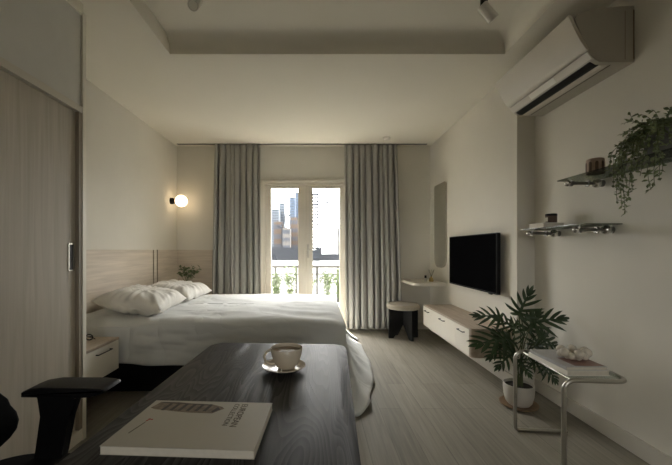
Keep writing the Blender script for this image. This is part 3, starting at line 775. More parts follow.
for (x, y, X) in tips:
    e = pxX(x, y, X); a0 = top0 + Vector((rs.uniform(-.04, .04), rs.uniform(-.04, .05), 0))
    lip = Vector((X - .0, e.y + rs.uniform(-.03, .02), 1.66 + rs.uniform(-.01, .03)))
    p1 = a0.lerp(lip, .4) + Vector((0, 0, .07))
    pts = bez(a0, p1, lip + Vector((0, 0, .05)), lip, 12) + bez(lip, lip + Vector((-.008, 0, -.05)), e + Vector((0, rs.uniform(-.02, .02), .05)), e, 10)[1:]
    ends.append(pts)
for k in range(60):          # bushy upper mass leaning to the far side
    a0 = top0 + Vector((rs.uniform(-.05, .05), rs.uniform(-.05, .05), 0))
    x = rs.uniform(616, 672); lo_y = 125 + max(0, (640 - x)) * .35; y = rs.uniform(lo_y, 165)
    e = pxX(x, y, rs.uniform(1.60, 1.76))
    if e.z < 1.64: e.z = 1.64 + rs.uniform(0, .04)
    ends.append(bez(a0, a0.lerp(e, .35) + Vector((0, 0, rs.uniform(.03, .09))), a0.lerp(e, .75) + Vector((0, 0, rs.uniform(.02, .06))), e, 9))
for k in range(14):
    a = rs.uniform(0, 2 * PI); a0 = top0 + Vector((.04 * math.cos(a), .04 * math.sin(a), 0)); e = a0 + Vector((.10 * math.cos(a), .12 * math.sin(a), rs.uniform(0, .06)))
    e.x = min(e.x, XN - .02); ends.append(bez(a0, a0 + Vector((0, 0, .05)), e + Vector((0, 0, .03)), e, 7))
ends.append([pxX(648, 122, 1.70), pxX(640, 124, 1.70), pxX(632, 120, 1.70), pxX(630, 113, 1.70)])
for pts in ends:
    st.tube(pts, .0011, 5, cap=False)
    acc = 0
    for p, q in zip(pts, pts[1:]):
        seg = (q - p).length; dirv = (q - p).normalized()
        nlv = max(1, int(seg / .0085))
        for j in range(nlv):
            pos = p.lerp(q, rs.random()); d = dirv * .3 + Vector((rs.uniform(-1, 1), rs.uniform(-1, 1), rs.uniform(-.9, .6)))
            small_leaf(lf, pos, d, rs.uniform(.017, .031), rs.uniform(.010, .016))
for v_ in lf.bm.verts: v_.co.x = min(v_.co.x, XN - .004)
obj('stems', st, 'stem', tp); obj('leaves', lf, 'trail', tp, False)

# ------------------------------------------------------------ philodendron
px_, py_ = 1.52, 2.55
tag(obj('plant_tray', MB().lathe([(0, 0.001), (.105, 0.001), (.128, .012), (.132, .022), (.126, .022), (.108, .012), (0, .011)], (px_, py_, 0), 40), 'walnut', None, True, (px_, py_, 0)),
    'round wooden tray on the floor under the white plant pot', 'tray')
ph = thing('philodendron', 'large dark green split-leaf plant in a white pot beside the floating cabinet', 'plant', (px_, py_, .012))
obj('pot', MB().lathe([(0, .0), (.072, .0), (.088, .02), (.101, .07), (.105, .13), (.103, .152), (.097, .152), (.097, .13), (0, .13)], (px_, py_, .0125), 44), 'potwhite', ph)
obj('soil', MB().lathe([(0, .138), (.096, .134), (.096, .131), (0, .131)], (px_, py_, .0125), 28), 'soil', ph)
st = MB(); lf = MB(); rs = random.Random(5)
def split_leaf(base, d, nrm, L):
    d = d.normalized(); side = d.cross(nrm).normalized(); up = side.cross(d).normalized()
    def P(a, b_, c_=0): return base + d * a + side * b_ + up * c_
    droop = lambda a: -.30 * L * (a / L) ** 2
    n = 7
    for i in range(n):           # blade spine
        a0 = L * .92 * i / n; a1 = L * .92 * (i + 1) / n; w0 = L * .055 * (1.2 - i / n); w1 = L * .055 * (1.2 - (i + 1) / n)
        lf.face([P(a0, -w0, droop(a0)), P(a0, 0, droop(a0) - .004), P(a1, 0, droop(a1) - .004), P(a1, -w1, droop(a1))])
        lf.face([P(a0, 0, droop(a0) - .004), P(a0, w0, droop(a0)), P(a1, w1, droop(a1)), P(a1, 0, droop(a1) - .004)])
    lobes = [(0, 2.1, .42), (.04, 1.55, .60), (.14, 1.12, .68), (.34, .85, .60), (.56, .66, .46), (.74, .45, .34), (.86, .0, .30)]
    for (t0, ang, ln) in lobes:
        for sg in ((-1, 1) if ang > 0 else (1,)):
            a = t0 * L; dx, dy = math.cos(ang), sg * math.sin(ang); ll = ln * L * rs.uniform(.85, 1.1)
            wdt = L * .06; prev = None; K = 5
            for k in range(K + 1):
                t_ = k / K; wv = wdt * (.75 + .9 * t_ - 1.62 * t_ ** 3) if k < K else 0.0
                ca = a + dx * ll * t_ + .12 * ll * t_ * t_ ; cb_ = dy * ll * t_
                z_ = droop(max(0, a)) - .28 * ll * t_ * t_ + .05 * ll * t_
                nx, ny = -dy, dx
                e = (P(ca + nx * wv, cb_ + ny * wv, z_), P(ca, cb_, z_ - .0035), P(ca - nx * wv, cb_ - ny * wv, z_))
                if prev:
                    if k < K: lf.face([prev[0], prev[1], e[1], e[0]]); lf.face([prev[1], prev[2], e[2], e[1]])
                    else: lf.face([prev[0], prev[1], e[1]]); lf.face([prev[1], prev[2], e[1]])
                prev = e
    
soil = Vector((px_, py_, .147))
LV = [ # leaf base pixel x, y, depth, tip pixel x, y, depth, size
    (500, 318, 2.62, 474, 312, 2.66, .17), (519, 314, 2.55, 528, 293, 2.50, .20), (532, 322, 2.50, 560, 316, 2.42, .21), (508, 338, 2.50, 476, 340, 2.42, .18),
    (505, 344, 2.55, 488, 356, 2.50, .15), (540, 338, 2.52, 562, 346, 2.50, .17), (524, 336, 2.45, 516, 322, 2.38, .17), (533, 362, 2.50, 556, 368, 2.45, .15),
    (511, 354, 2.45, 497, 366, 2.38, .13), (526, 352, 2.42, 534, 344, 2.32, .17), (546, 366, 2.52, 560, 384, 2.48, .12), (536, 345, 2.62, 548, 330, 2.66, .18),
    (514, 328, 2.68, 500, 318, 2.74, .16), (520, 360, 2.44, 530, 374, 2.36, .12), (512, 345, 2.62, 496, 332, 2.66, .16), (528, 330, 2.60, 540, 308, 2.64, .19), (540, 352, 2.44, 552, 356, 2.36, .14)]
for (bx, by, bY, ex, ey, eY, Lf) in LV:
    bpnt = PX(bx, by, bY); tip = PX(ex, ey, eY)
    bpnt.x = min(bpnt.x, 1.72); d = tip - bpnt
    view = Vector((-0.35, -0.65, .65)); nr = (view - d.normalized() * view.dot(d.normalized())).normalized()
    a0 = soil + Vector((rs.uniform(-.03, .03), rs.uniform(-.03, .03), 0))
    midp = a0.lerp(bpnt, .5) + Vector(((a0.x - bpnt.x) * .25, (a0.y - bpnt.y) * .25, .03))
    st.tube(bez(a0, a0 + Vector((0, 0, (bpnt.z - a0.z) * .5 + .02)), midp + Vector((0, 0, .03)), bpnt, 10), .0036, 7)
    split_leaf(bpnt, d, nr, max(Lf, d.length * .95))
for v_ in lf.bm.verts:
    v_.co.x = min(v_.co.x, (XR if v_.co.y > YP - .01 else XN) - .02)
    if CY0 - .01 < v_.co.y and v_.co.x > CX - .01 and v_.co.z < .5: v_.co.z = .5 if v_.co.z > .38 else v_.co.z; 
for v_ in lf.bm.verts:
    if v_.co.y > CY0 - .02 and v_.co.z < .498: v_.co.y = CY0 - .02
obj('stems', st, 'stem', ph); lo_ = obj('leaves', lf, 'leaf', ph, False)

# ------------------------------------------------------------ chrome side table
ZT = .526; yf, yn = 2.19, 1.70; x0, x1 = 1.240, 1.548
sd = thing('side_table', 'tubular chrome side table with glass top standing by the right wall', 'side table', (1.4, 1.95, 0))
def arc(c_, r, a0, a1, ax1, ax2, n=8):
    return [Vector(c_) + Vector(ax1) * r * math.cos(a0 + (a1 - a0) * k / n) + Vector(ax2) * r * math.sin(a0 + (a1 - a0) * k / n) for k in range(n + 1)]
R = .055; r0 = .0115; XF = 1.555; zt = ZT - r0; zb = r0
pts = [Vector((XF, yf, zb))]
pts += [Vector((x0 + .02, yf, zb))] + arc((x0 + .02, yf, zb + .02), .02, -PI / 2, -PI, (1, 0, 0), (0, 0, 1), 5)[1:]
pts += arc((x0 + R, yf, zt - R), R, PI, PI / 2, (1, 0, 0), (0, 0, 1))
pts += arc((x1 - R, yf - R, zt), R, PI / 2, 0, (1, 0, 0), (0, 1, 0))
pts += arc((x1 - R, yn + R, zt), R, 0, -PI / 2, (1, 0, 0), (0, 1, 0))
pts += arc((x0 + R, yn, zt - R), R, PI / 2, PI, (1, 0, 0), (0, 0, 1))
pts += arc((x0 + .02, yn, zb + .02), .02, PI, PI * 1.5, (1, 0, 0), (0, 0, 1), 5) + [Vector((XF, yn, zb))]
RT = math.radians(-5); PT = (1.262, 1.70, 0)
obj('frame', MB().tube(pts, r0, 16).rot(RT, PT), 'steel', sd)
obj('crossbar', MB().tube([(x0 + .045, yf - .01, zt - .004), (x0 + .045, yn + .01, zt - .004)], .006, 12).rot(RT, PT), 'steel', sd)
obj('glass_top', MB().prism(outline([(x0 + .035, yn + .012, .03), (x1 - .012, yn + .012, .045), (x1 - .012, yf - .012, .045), (x0 + .035, yf - .012, .03)]), 'Z', ZT - .010, ZT - .002).rot(RT, PT), 'tableglass', sd, False)

def book(name, label, X0, X1, Y0, Y1, Z0, Z1, covermat, rotz=0.0, group=None, print_=None):
    cxx, cyy = (X0 + X1) / 2, (Y0 + Y1) / 2
    r = thing(name, label, 'book', (cxx, cyy, Z0), group)
    obj('pages', MB().box(X0 + .003, X1 - .003, Y0 + .003, Y1 - .003, Z0 + .002, Z1 - .002).rot(rotz, (cxx, cyy, 0)), 'paper', r, False)
    m = MB(); m.box(X0, X1, Y0, Y1, Z0 + .0003, Z0 + .002); m.box(X0, X1, Y0, Y1, Z1 - .002, Z1); m.box(X0, X0 + .0025, Y0, Y1, Z0 + .002, Z1 - .002)
    obj('cover', m.rot(rotz, (cxx, cyy, 0)), covermat, r, False)
    return r
zt0 = ZT
b1 = book('coffee_table_book', 'thick pale art book, lower of the two on the chrome side table', 1.275, 1.492, 1.725, 2.04, zt0, zt0 + .026, 'sticker', math.radians(0), 'books on the side table')
b2 = book('coffee_table_book', 'grey art book with a dark rose print, upper of the two on the side table', 1.277, 1.485, 1.73, 2.035, zt0 + .0262, zt0 + .044, 'bookgrey', math.radians(-1.0), 'books on the side table')
obj('cover_print', MB().box(1.33, 1.482, 1.745, 1.88, zt0 + .044, zt0 + .0445), 'bookrose', b2, False)
# bubble bowl
bc = Vector((1.415, 1.87, zt0 + .0445))
bb = thing('bubble_bowl', 'knobbly pearly white bubble bowl resting on the art books', 'bowl', bc)
m = MB()
for k in range(11):
    a = 2 * PI * k / 11; rr = .030 if k % 2 == 0 else .024
    m.ball(bc + Vector((.062 * math.cos(a), .052 * math.sin(a), .020 + .013 * (k % 2 == 0) + rr * .15)), rr * .82, 16)
for k in range(6):
    a = 2 * PI * k / 6 + .4; m.ball(bc + Vector((.05 * math.cos(a), .045 * math.sin(a), .0165)), .0162, 14)
m.lathe([(0, 0.001), (.04, .001), (.055, .012), (.05, .02), (0, .012)], bc, 24)
obj('bubbles', m, 'pearl', bb)

# ------------------------------------------------------------ desk
RZ = math.radians(-3.0); PIV = (.137, 1.567, 0)
DW = .617; DL = 1.32; dx1 = .137; dx0 = dx1 - DW; dyf = 1.567; dyn = dyf - DL
dk = thing('desk', 'black stained oak desk with rounded corners in the foreground', 'desk', ((dx0 + dx1) / 2, 1.0, 0))
o = MB().prism(outline([(dx0, dyn, .07), (dx1, dyn, .07), (dx1, dyf, .07), (dx0, dyf, .07)], 12), 'Z', .703, .73, .004).rot(RZ, PIV)
obj('desk_top', o, 'desk', dk, True)
obj('apron', MB().box(dx0 + .10, dx1 - .10, dyn + .10, dyf - .10, .64, .7025).rot(RZ, PIV), 'black', dk, False)
for (lx, ly_) in ((dx0 + .12, dyf - .12), (dx1 - .12, dyf - .12), (dx0 + .12, dyn + .12), (dx1 - .12, dyn + .12)):
    obj('leg', MB().tube([(lx, ly_, .0), (lx, ly_, .64)], [.016, .024], 20).rot(RZ, PIV), 'black', dk)

# cup, saucer
sc_ = Vector((-.117, 1.237, .7305))
o = obj('saucer', MB().lathe([(0, .001), (.035, .0), (.042, .003), (.066, .009), (.079, .0165), (.0775, .0185), (.064, .012), (.04, .007), (0, .006)], sc_, 56), 'ceramic', None, True, sc_, 60)
tag(o, 'cream saucer on the black desk under the cup', 'saucer')
cp = thing('coffee_cup', 'cream coffee cup filled with milky coffee on its saucer', 'cup', sc_ + Vector((0, 0, .0075)))
cb0 = sc_ + Vector((0.010, 0, .0078))
obj('cup_body', MB().lathe([(0, 0), (.030, 0), (.032, .004), (.040, .012), (.049, .030), (.055, .050), (.058, .072), (.0565, .0735), (.055, .072), (.051, .048), (.044, .026), (.028, .010), (0, .008)], cb0, 56), 'ceramic', cp, True, angle=60)
hp = [cb0 + Vector((-.050, 0, .062)), cb0 + Vector((-.062, 0, .066)), cb0 + Vector((-.074, 0, .060)), cb0 + Vector((-.081, 0, .046)), cb0 + Vector((-.077, 0, .030)), cb0 + Vector((-.064, 0, .019)), cb0 + Vector((-.050, 0, .017)), cb0 + Vector((-.040, 0, .020))]
obj('handle', MB().tube(hp, .0046, 12).rot(math.radians(12), cb0), 'ceramic', cp)
obj('coffee', MB().lathe([(0, .0615), (.0525, .0615), (.0525, .0605), (0, .0605)], cb0, 40), 'coffee', cp)

# magazine
BL, BR_, TR, TL = [Vector(p) for p in ((-.460, .722), (-.128, .705), (-.118, .925), (-.442, .942))]
mg = thing('magazine', 'cream magazine with a brown printed illustration lying on the desk', 'magazine', ((BL.x + TR.x) / 2, (BL.y + TR.y) / 2, .7305))
def quad(u0, u1, v0, v1):
    f_ = lambda u, v_: BL.lerp(BR_, u).lerp(TL.lerp(TR, u), v_)
    return [tuple(f_(u0, v0)), tuple(f_(u1, v0)), tuple(f_(u1, v1)), tuple(f_(u0, v1))]
def f2(u, v_): return BL.lerp(BR_, u).lerp(TL.lerp(TR, u), v_)
obj('pages', MB().prism(quad(.004, .996, .006, .994), 'Z', .7308, .7475), 'paper', mg, False)
m = MB().prism(quad(0, 1, 0, 1), 'Z', .7476, .7488, .0003); m.prism(quad(0, 1, 0, 1), 'Z', .7303, .7308)
obj('cover', m, 'cover', mg, False)
ill = [(.03, .80), (.06, .955), (.20, .965), (.32, .935), (.44, .93), (.52, .915), (.60, .865), (.63, .82), (.59, .76), (.56, .70), (.46, .70), (.36, .705), (.26, .725), (.16, .75), (.08, .765)]
obj('printed_illustration', MB().prism([tuple(f2(u, w_)) for u, w_ in ill], 'Z', .7488, .74905), 'brownprint', mg, False)
m = MB()
for k in range(6):
    u = .13 + k * .068; m.prism([tuple(f2(u, .745)), tuple(f2(u + .028, .742)), tuple(f2(u + .045, .915)), tuple(f2(u + .02, .925))], 'Z', .74905, .74925)
m.prism([tuple(f2(u, w_)) for u, w_ in [(.08, .93), (.5, .895), (.5, .912), (.08, .95)]], 'Z', .74905, .7492)
m.prism([tuple(f2(u, w_)) for u, w_ in [(.54, .74), (.56, .72), (.60, .80), (.57, .86), (.555, .80)]], 'Z', .74905, .7492)
obj('printed_shading', m, 'darkprint', mg, False)
def text(body_, size, origin, ang, mat, nm):
    cu = bpy.data.curves.new('txt', 'FONT'); cu.body = body_; cu.size = size; cu.extrude = .0001; cu.space_character = 1.0
    ob = bpy.data.objects.new('txt', cu); COL.objects.link(ob); bpy.context.view_layer.update()
    me = bpy.data.meshes.new_from_object(ob); bpy.data.objects.remove(ob)
    bm = bmesh.new(); bm.from_mesh(me); mb = MB(); mb.bm.free(); mb.bm = bm
    bmesh.ops.transform(bm, verts=bm.verts[:], matrix=Matrix.Translation(origin) @ Matrix.Rotation(ang, 4, 'Z'))
    return obj(nm, mb, mat, mg, False)
pt = f2(.755, .95); text('EUROPEAN', .0235, (pt.x, pt.y, .7491), -PI / 2 + RZ, 'ink', 'printed_title')
pt = f2(.695, .95); text('COLLECTION', .0185, (pt.x, pt.y, .7491), -PI / 2 + RZ, 'ink', 'printed_title')
m = MB(); q = f2(.13, .42)
for (du, dv, r) in ((.125, .53, .0035), (.118, .50, .0028), (.145, .525, .0028)):
    p = f2(du, dv); m.lathe([(0, .7488), (r, .7488), (r, .7491), (0, .7491)], (p.x, p.y, 0), 10)
obj('printed_emblem', m, 'redink', mg, False)
m = MB().prism([tuple(f2(.085, .24)), tuple(f2(.094, .235)), tuple(f2(.122, .47)), tuple(f2(.116, .475))], 'Z', .7488, .749)
obj('printed_line', m, 'ink', mg, False)

# ------------------------------------------------------------ office chair
ch = thing('office_chair', 'black office armchair drawn up to the left side of the desk', 'chair', (-.86, .86, 0))
CYc = .84
def slab(pts, axis, a0, a1, bev): return MB().prism(pts, axis, a0, a1, bev)
obj('seat', MB().prism(outline([(-1.04, .58, .13), (-.60, .58, .09), (-.60, 1.10, .07), (-1.04, 1.10, .15)], 10), 'Z', .43, .508, .022), 'blackfabric', ch, True, angle=60)
# backrest: curved shell, lumbar bulge towards +x
rows = []
for i in range(29):
    t_ = i / 28; z = .53 + .52 * t_; xc = -1.045 + .115 * math.exp(-((t_ - .22) / .16) ** 2) - .16 * t_ ** 1.3
    wv = .215 * (1 - abs(2 * t_ - 1) ** 5 * .35); row = []
    for j in range(17):
        u = -1 + 2 * j / 16; row.append((xc + .045 * u * u * (1 if t_ > .3 else .6), CYc + u * wv, z))
    rows.append(row)
m = MB(); m.grid(rows); o = obj('backrest', m, 'blackfabric', ch, True, angle=80)
md = o.modifiers.new('thick', 'SOLIDIFY'); md.thickness = .035; md.offset = 0
md = o.modifiers.new('soft', 'BEVEL'); md.width = .015; md.segments = 3
obj('back_support', MB().tube([(-.90, CYc, .415), (-1.10, CYc, .42), (-1.15, CYc, .50), (-1.135, CYc, .64), (-1.17, CYc, .80)], [.025, .03, .03, .025, .02], 14), 'blackplastic', ch)
for yy in (CYc + .245, CYc - .245):
    sgn = 1 if yy > CYc else -1
    post = MB().prism([(-.885, .7115), (-.868, .698), (-.868, .64), (-.885, .52), (-.895, .44), (-.815, .44), (-.80, .52), (-.785, .64), (-.765, .696), (-.735, .7115)], 'Y', yy - .016, yy + .016, .008)
    ar = obj('armrest_post', post, 'blackplastic', ch, True, angle=50)
    obj('armrest_link', MB().box(-.92, -.83, min(yy, yy - sgn * .1), max(yy, yy - sgn * .1), .40, .429, .006), 'blackplastic', ch)
    pad = MB().prism([(-.905, .712), (-.905, .728), (-.88, .738), (-.84, .742), (-.70, .742), (-.665, .741), (-.648, .736), (-.645, .730), (-.66, .722), (-.69, .7145), (-.72, .712)], 'Y', yy - .045, yy + .045, .010)
    obj('arm_pad', pad, 'blackplastic', ar, True, angle=50)
obj('gas_column', MB().tube([(-.86, CYc, .10), (-.86, CYc, .25), (-.86, CYc, .25), (-.86, CYc, .40)], [.03, .03, .018, .018], 20), 'darkmetal', ch)
obj('mechanism', MB().box(-.98, -.74, CYc - .09, CYc + .09, .385, .429, .01), 'blackplastic', ch)
for k in range(5):
    a = 2 * PI * k / 5 + .3; ca, sa = math.cos(a), math.sin(a)
    bl = obj('base_leg', MB().tube([(-.86 + .02 * ca, CYc + .02 * sa, .11), (-.86 + .27 * ca, CYc + .27 * sa, .075)], [.024, .014], 12), 'blackplastic', ch)
    m = MB(); cc = Vector((-.86 + .27 * ca, CYc + .27 * sa, .027))
    for s_ in (-1, 1):
        off = Vector((-sa, ca, 0)) * .014 * s_; m.tube([cc + off - Vector((-sa, ca, 0)) * .008, cc + off + Vector((-sa, ca, 0)) * .008], .026, 18)
    m.tube([cc, cc + Vector((0, 0, .045))], .006, 8)
    obj('caster', m, 'black', bl)

# ------------------------------------------------------------ balcony
st_ = MB().box(-2.2, 2.0, YB + .2, 6.25, -.22, -.02); struct('trim_3', st_, 'balconytile', label='tiled balcony slab outside the french doors')
o = MB()
RY = 6.05
rl = thing('balcony_railing', 'black iron balcony railing with scrolls outside the french doors', 'railing', (0, RY, -.02))
m = MB(); zt_ = CAMZ - 16.5 * RY / F; z2 = CAMZ - 24 * RY / F
m.box(-2.1, 1.9, RY - .025, RY + .025, zt_ - .022, zt_ + .022, .003); m.box(-2.1, 1.9, RY - .012, RY + .012, z2 - .012, z2 + .012); m.box(-2.1, 1.9, RY - .01, RY + .01, .08, .10)
obj('rails', m, 'iron', rl, False)
xs = [-2.08 + .37 * 0, -1.83, -1.46, -1.09, -.72, -.35, .02, .39, .76, 1.13, 1.50, 1.87]
for x in xs: obj('post', MB().box(x - .02, x + .02, RY - .018, RY + .018, -.02, zt_ - .022), 'iron', rl, False)
m = MB()
for a_, b_ in zip(xs[1:], xs[2:]):
    cxm = (a_ + b_) / 2
    for sg in (-1, 1):
        pts = []
        for k in range(26):
            t_ = k / 25; th = t_ * 3.4 * PI; rr = .075 * (1 - t_ * .75)
            pts.append((cxm + sg * (.085 - rr * math.cos(th) * .9), RY, z2 - .11 + rr * math.sin(th)))
        m.tube(pts, .011, 6)
    m.tube([(cxm, RY, .10), (cxm, RY, z2)], .006, 6)
obj('scrolls', m, 'iron', rl, False)
pb = obj('planter_box', MB().box(-1.25, .95, 5.68, 5.90, -.019, .26, .01), 'concrete', None, False, (-.1, 5.8, 0)); tag(pb, 'long grey planter box along the balcony railing', 'planter')
rs = random.Random(21)
labs = ['green balcony shrub at the far left behind the left door pane', 'green balcony shrub seen beside the middle door stile, left pane', 'green balcony shrub behind the middle stile of the doors',
        'green balcony shrub seen through the left half of the right pane', 'green balcony shrub at the right edge of the right door pane', 'green balcony shrub behind the right curtain edge']
for (x, h_), lb in zip(((-.68, .80), (-.42, .90), (-.13, .72), (.17, .80), (.42, .84), (.66, .75)), labs):
    p_ = thing('balcony_shrub', lb, 'plant', (x, 5.78, .26), 'shrubs in the balcony planter')
    st = MB(); lf = MB()
    for k in range(9):
        a = rs.uniform(0, 2 * PI); top = Vector((x + rs.uniform(-.11, .11), 5.78 + rs.uniform(-.07, .07), h_ * rs.uniform(.8, 1.0))); b0 = Vector((x + .03 * math.cos(a), 5.78 + .03 * math.sin(a), .262))
        st.tube([b0, b0.lerp(top, .5), top], .004, 5)
        for j in range(46):
            q = b0.lerp(top, rs.uniform(.1, 1.0)) + Vector((rs.uniform(-.03, .03), rs.uniform(-.03, .03), 0.03)); small_leaf(lf, q, (rs.uniform(-1, 1), rs.uniform(-1, 1), rs.uniform(-.5, .8)), rs.uniform(.04, .075), rs.uniform(.012, .022))
    for v_ in lf.bm.verts: v_.co.z = max(v_.co.z, .264)
    obj('stems', st, 'stem', p_); obj('leaves', lf, 'garden', p_, False)

# ------------------------------------------------------------ city beyond
def cm(n, c_, var=.1, sc__=.05): 
    M[n] = flat(n, c_, rough=.8, spec=.2, var=var, scale=sc__)
cm('ground_pale', (.036, .036, .035), .08, .02); cm('slate_roof', (.016, .018, .022)); cm('tower_hazed_blue', (.085, .096, .11)); cm('tower_blue', (.045, .062, .09)); cm('brick_far', (.052, .036, .026)); cm('pale_far', (.075, .07, .066)); cm('dark_far', (.012, .014, .017)); cm('window_far', (.030, .036, .046))  # distance haze is put into the pale tower colour
tag(obj('riverside_ground', MB().box(-900, 900, -900, 1500, -12.5, -12), 'ground_pale', None, False), None, None, None, 'structure')
bpy.data.objects['riverside_ground'].name = 'floor_outside'
def bld(name, label, px0, px1, py, Y, dep, mat, wins=None, group=None, z0=-12):
    a = PX(px0, py, Y); b_ = PX(px1, py, Y)
    r = thing(name, label, 'building', ((a.x + b_.x) / 2, Y + dep / 2, z0), group)
    obj('walls', MB().box(a.x, b_.x, Y, Y + dep, z0, a.z), mat, r, False)
    w_ = (b_.x - a.x)
    if wins:
        nx, nz = wins; zz0 = max(z0 + 2, CAMZ - 1 * Y / F)
        if nz > 6: nx = 1
        for j in range(nz):
            z = zz0 + (a.z - zz0) * (j + .25) / nz
            for i in range(nx):
                x = a.x + w_ * (i + .1) / nx; obj('window_band' if nx == 1 else 'window', MB().box(x, x + w_ * .8 / nx, Y - .15, Y - .01, z, z + (a.z - zz0) * .5 / nz), 'window_far', r, False)
    m = MB().box(a.x + w_ * .3, a.x + w_ * .6, Y + dep * .3, Y + dep * .6, a.z, a.z + min(w_ * .12, 2.5)); obj('roof_box', m, mat, r, False)
    return r
bld('warehouse', 'long dark slate warehouse roof along the river, seen through both panes', 150, 480, 249.5, 440, 40, 'slate_roof')
bld('tower', 'haze-paled blue-grey tower behind the left side of the left pane', 271, 279, 209, 900, 40, 'tower_hazed_blue', (3, 16), 'far towers')
bld('tower', 'haze-paled tower with taller top, middle of the left pane', 279.2, 284.5, 203, 945, 40, 'tower_hazed_blue', (2, 18), 'far towers')
bld('tower', 'blue glass tower beside the middle door stile', 289.5, 295, 197, 800, 40, 'tower_blue', (3, 20), 'far towers')
bld('tower', 'tallest blue tower partly behind the middle door stile', 295.2, 303, 192, 860, 50, 'tower_blue', (3, 20), 'far towers')
bld('low_building', 'low brown brick building left of centre in the left pane', 274, 282, 222, 600, 30, 'brick_far', (4, 3), 'low buildings by the river')
bld('low_building', 'pale low building beside the brick one in the left pane', 282, 290, 228, 590, 30, 'pale_far', (4, 3), 'low buildings by the river')
bld('low_building', 'brown gabled low building beneath the blue towers', 290.3, 300, 218, 630, 30, 'brick_far', (4, 4), 'low buildings by the river')
bld('low_building', 'pale low block across the river in the right pane', 320, 333, 236, 600, 30, 'pale_far', (6, 2), 'low buildings by the river')
bld('low_building', 'brownish low block at the right edge of the right pane', 333, 350, 229, 620, 30, 'pale_far', (6, 3), 'low buildings by the river')
# tower under construction: slabs and columns
Y = 420; a = PX(312.5, 194, Y); b_ = PX(319, 194, Y)
cn = thing('unfinished_tower', 'slender unfinished concrete tower frame in the right pane', 'building', ((a.x + b_.x) / 2, Y + 5, -12))
m = MB(); nfl = 20
for k in range(nfl + 1):
    z = -12 + (a.z + 12) * k / nfl; m.box(a.x, b_.x, Y, Y + 9, z - .5, z + .5)
obj('floor_slabs', m, 'window_far', cn, False)
m = MB()
for x in (a.x + .4, (a.x + b_.x) / 2, b_.x - .6):
    for yy in (Y + .5, Y + 8): m.box(x - .4, x + .4, yy - .4, yy + .4, -12, a.z)
m.box(b_.x - 2.2, b_.x - .2, Y + 2, Y + 7, -12, a.z + 1)
obj('columns', m, 'dark_far', cn, False)
def crane(label, base, pivot, tip, back, Y):
    B, P_, T_, K = PX(*base, Y), PX(*pivot, Y), PX(*tip, Y), PX(*back, Y); B.z = -12
    r = thing('tower_crane', label, 'crane', B, 'far tower cranes')
    def lattice(A, C_, w_):
        m = MB(); d = (C_ - A).normalized(); s_ = Vector((0, 1, 0)); u = d.cross(s_).normalized()
        for du, dv in ((1, 1), (1, -1), (-1, 1), (-1, -1)):
            m.tube([A + u * w_ * du + s_ * w_ * dv, C_ + u * w_ * du * .6 + s_ * w_ * dv * .6], .34, 5)
        n_ = int((C_ - A).length / (w_ * 3))
        for k in range(n_):
            p = A.lerp(C_, k / n_); q = A.lerp(C_, (k + 1) / n_); sg = 1 if k % 2 else -1
            m.tube([p + u * w_ * sg * .85, q - u * w_ * sg * .85], .26, 4)
        return m
    obj('mast', lattice(B, P_, .8), 'dark_far', r, False); obj('jib', lattice(P_, T_, .9), 'dark_far', r, False)
    obj('counter_jib', lattice(P_, K, .6), 'dark_far', r, False)
    obj('counterweight', MB().box(K.x - 1.5, K.x + 1.5, Y - 1, Y + 1, K.z - 1.6, K.z + 1), 'dark_far', r, False)
    ap = P_ + Vector((0, 0, 7)); m = MB(); m.tube([P_, ap], .5, 5); m.tube([ap, T_], .3, 4); m.tube([ap, K], .3, 4)
    m.tube([T_, T_ - Vector((0, 0, 14))], .3, 4); m.ball(T_ - Vector((0, 0, 15.5)), 2.2, 10); obj('cables', m, 'dark_far', r, False)
crane('luffing crane leaning left in the right door pane', (338, 226), (338, 226), (327, 192), (343, 222), 500)
crane('slim crane leaning right between the towers in the left pane', (282, 230), (282, 228), (289, 206), (278, 226), 560)

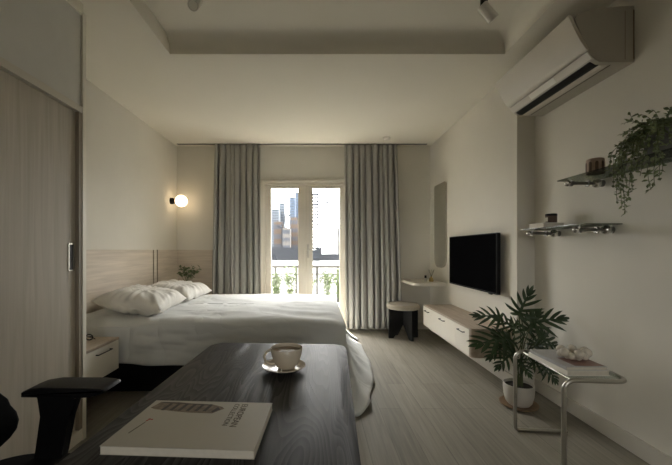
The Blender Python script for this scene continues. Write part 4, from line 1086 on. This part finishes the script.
# ------------------------------------------------------------ light
W = bpy.data.worlds.new('overcast'); sc.world = W; W.use_nodes = True
nt = W.node_tree; bg = nt.nodes['Background']; bg.inputs['Color'].default_value = (1.0, 0.99, 0.955, 1); bg.inputs['Strength'].default_value = 12.0
L = bpy.data.lights.new('sun', 'SUN'); L.energy = 45.0; L.angle = math.radians(3); L.color = (1, .95, .86)
so = bpy.data.objects.new('sun', L); COL.objects.link(so); so.rotation_euler = (math.radians(-25), math.radians(-6), 0)
L = bpy.data.lights.new('door_portal', 'AREA'); L.shape = 'RECTANGLE'; L.size = DX1 - DX0; L.size_y = DZ; L.cycles.is_portal = True
po = bpy.data.objects.new('door_portal', L); COL.objects.link(po); po.location = (mid, YB + .19, DZ / 2); po.rotation_euler = (math.radians(-90), 0, 0)

L = bpy.data.lights.new('fill_window_portal', 'AREA'); L.shape = 'RECTANGLE'; L.size = FX1 - FX0; L.size_y = FZ1 - FZ0; L.cycles.is_portal = True
po = bpy.data.objects.new('fill_window_portal', L); COL.objects.link(po); po.location = ((FX0 + FX1) / 2, YN - .11, (FZ0 + FZ1) / 2); po.rotation_euler = (math.radians(90), 0, 0)
L = bpy.data.lights.new('sky_fill_over_balcony', 'AREA'); L.shape = 'RECTANGLE'; L.size = 4.0; L.size_y = 2.2; L.energy = 950; L.color = (1, .99, .97)  # area light added out of view, standing in for sky to brighten the room
ao = bpy.data.objects.new('sky_fill_over_balcony', L); COL.objects.link(ao); ao.location = (mid, 7.0, 4.0)
ao.rotation_euler = (Vector((mid, 4.6, .6)) - ao.location).to_track_quat('-Z', 'Y').to_euler()

# ------------------------------------------------------------ camera
cam = bpy.data.cameras.new('camera'); co = bpy.data.objects.new('camera', cam); COL.objects.link(co)
co.location = (0, 0, CAMZ); co.rotation_euler = (PI / 2, 0, 0)
cam.sensor_fit = 'HORIZONTAL'; cam.sensor_width = 36; cam.lens = 36 * F / 672
cam.shift_x = (336 - VX) / 672; cam.shift_y = (VY - 232.5) / 672
cam.clip_start = .02; cam.clip_end = 3000
sc.camera = co
sc.view_settings.view_transform = 'Standard'; sc.view_settings.look = 'None'; sc.view_settings.gamma = 1.0
sc.view_settings.use_curve_mapping = False
sc.view_settings.exposure = 0.6
sc.cycles.max_bounces = 12; sc.cycles.diffuse_bounces = 8; sc.cycles.transparent_max_bounces = 16
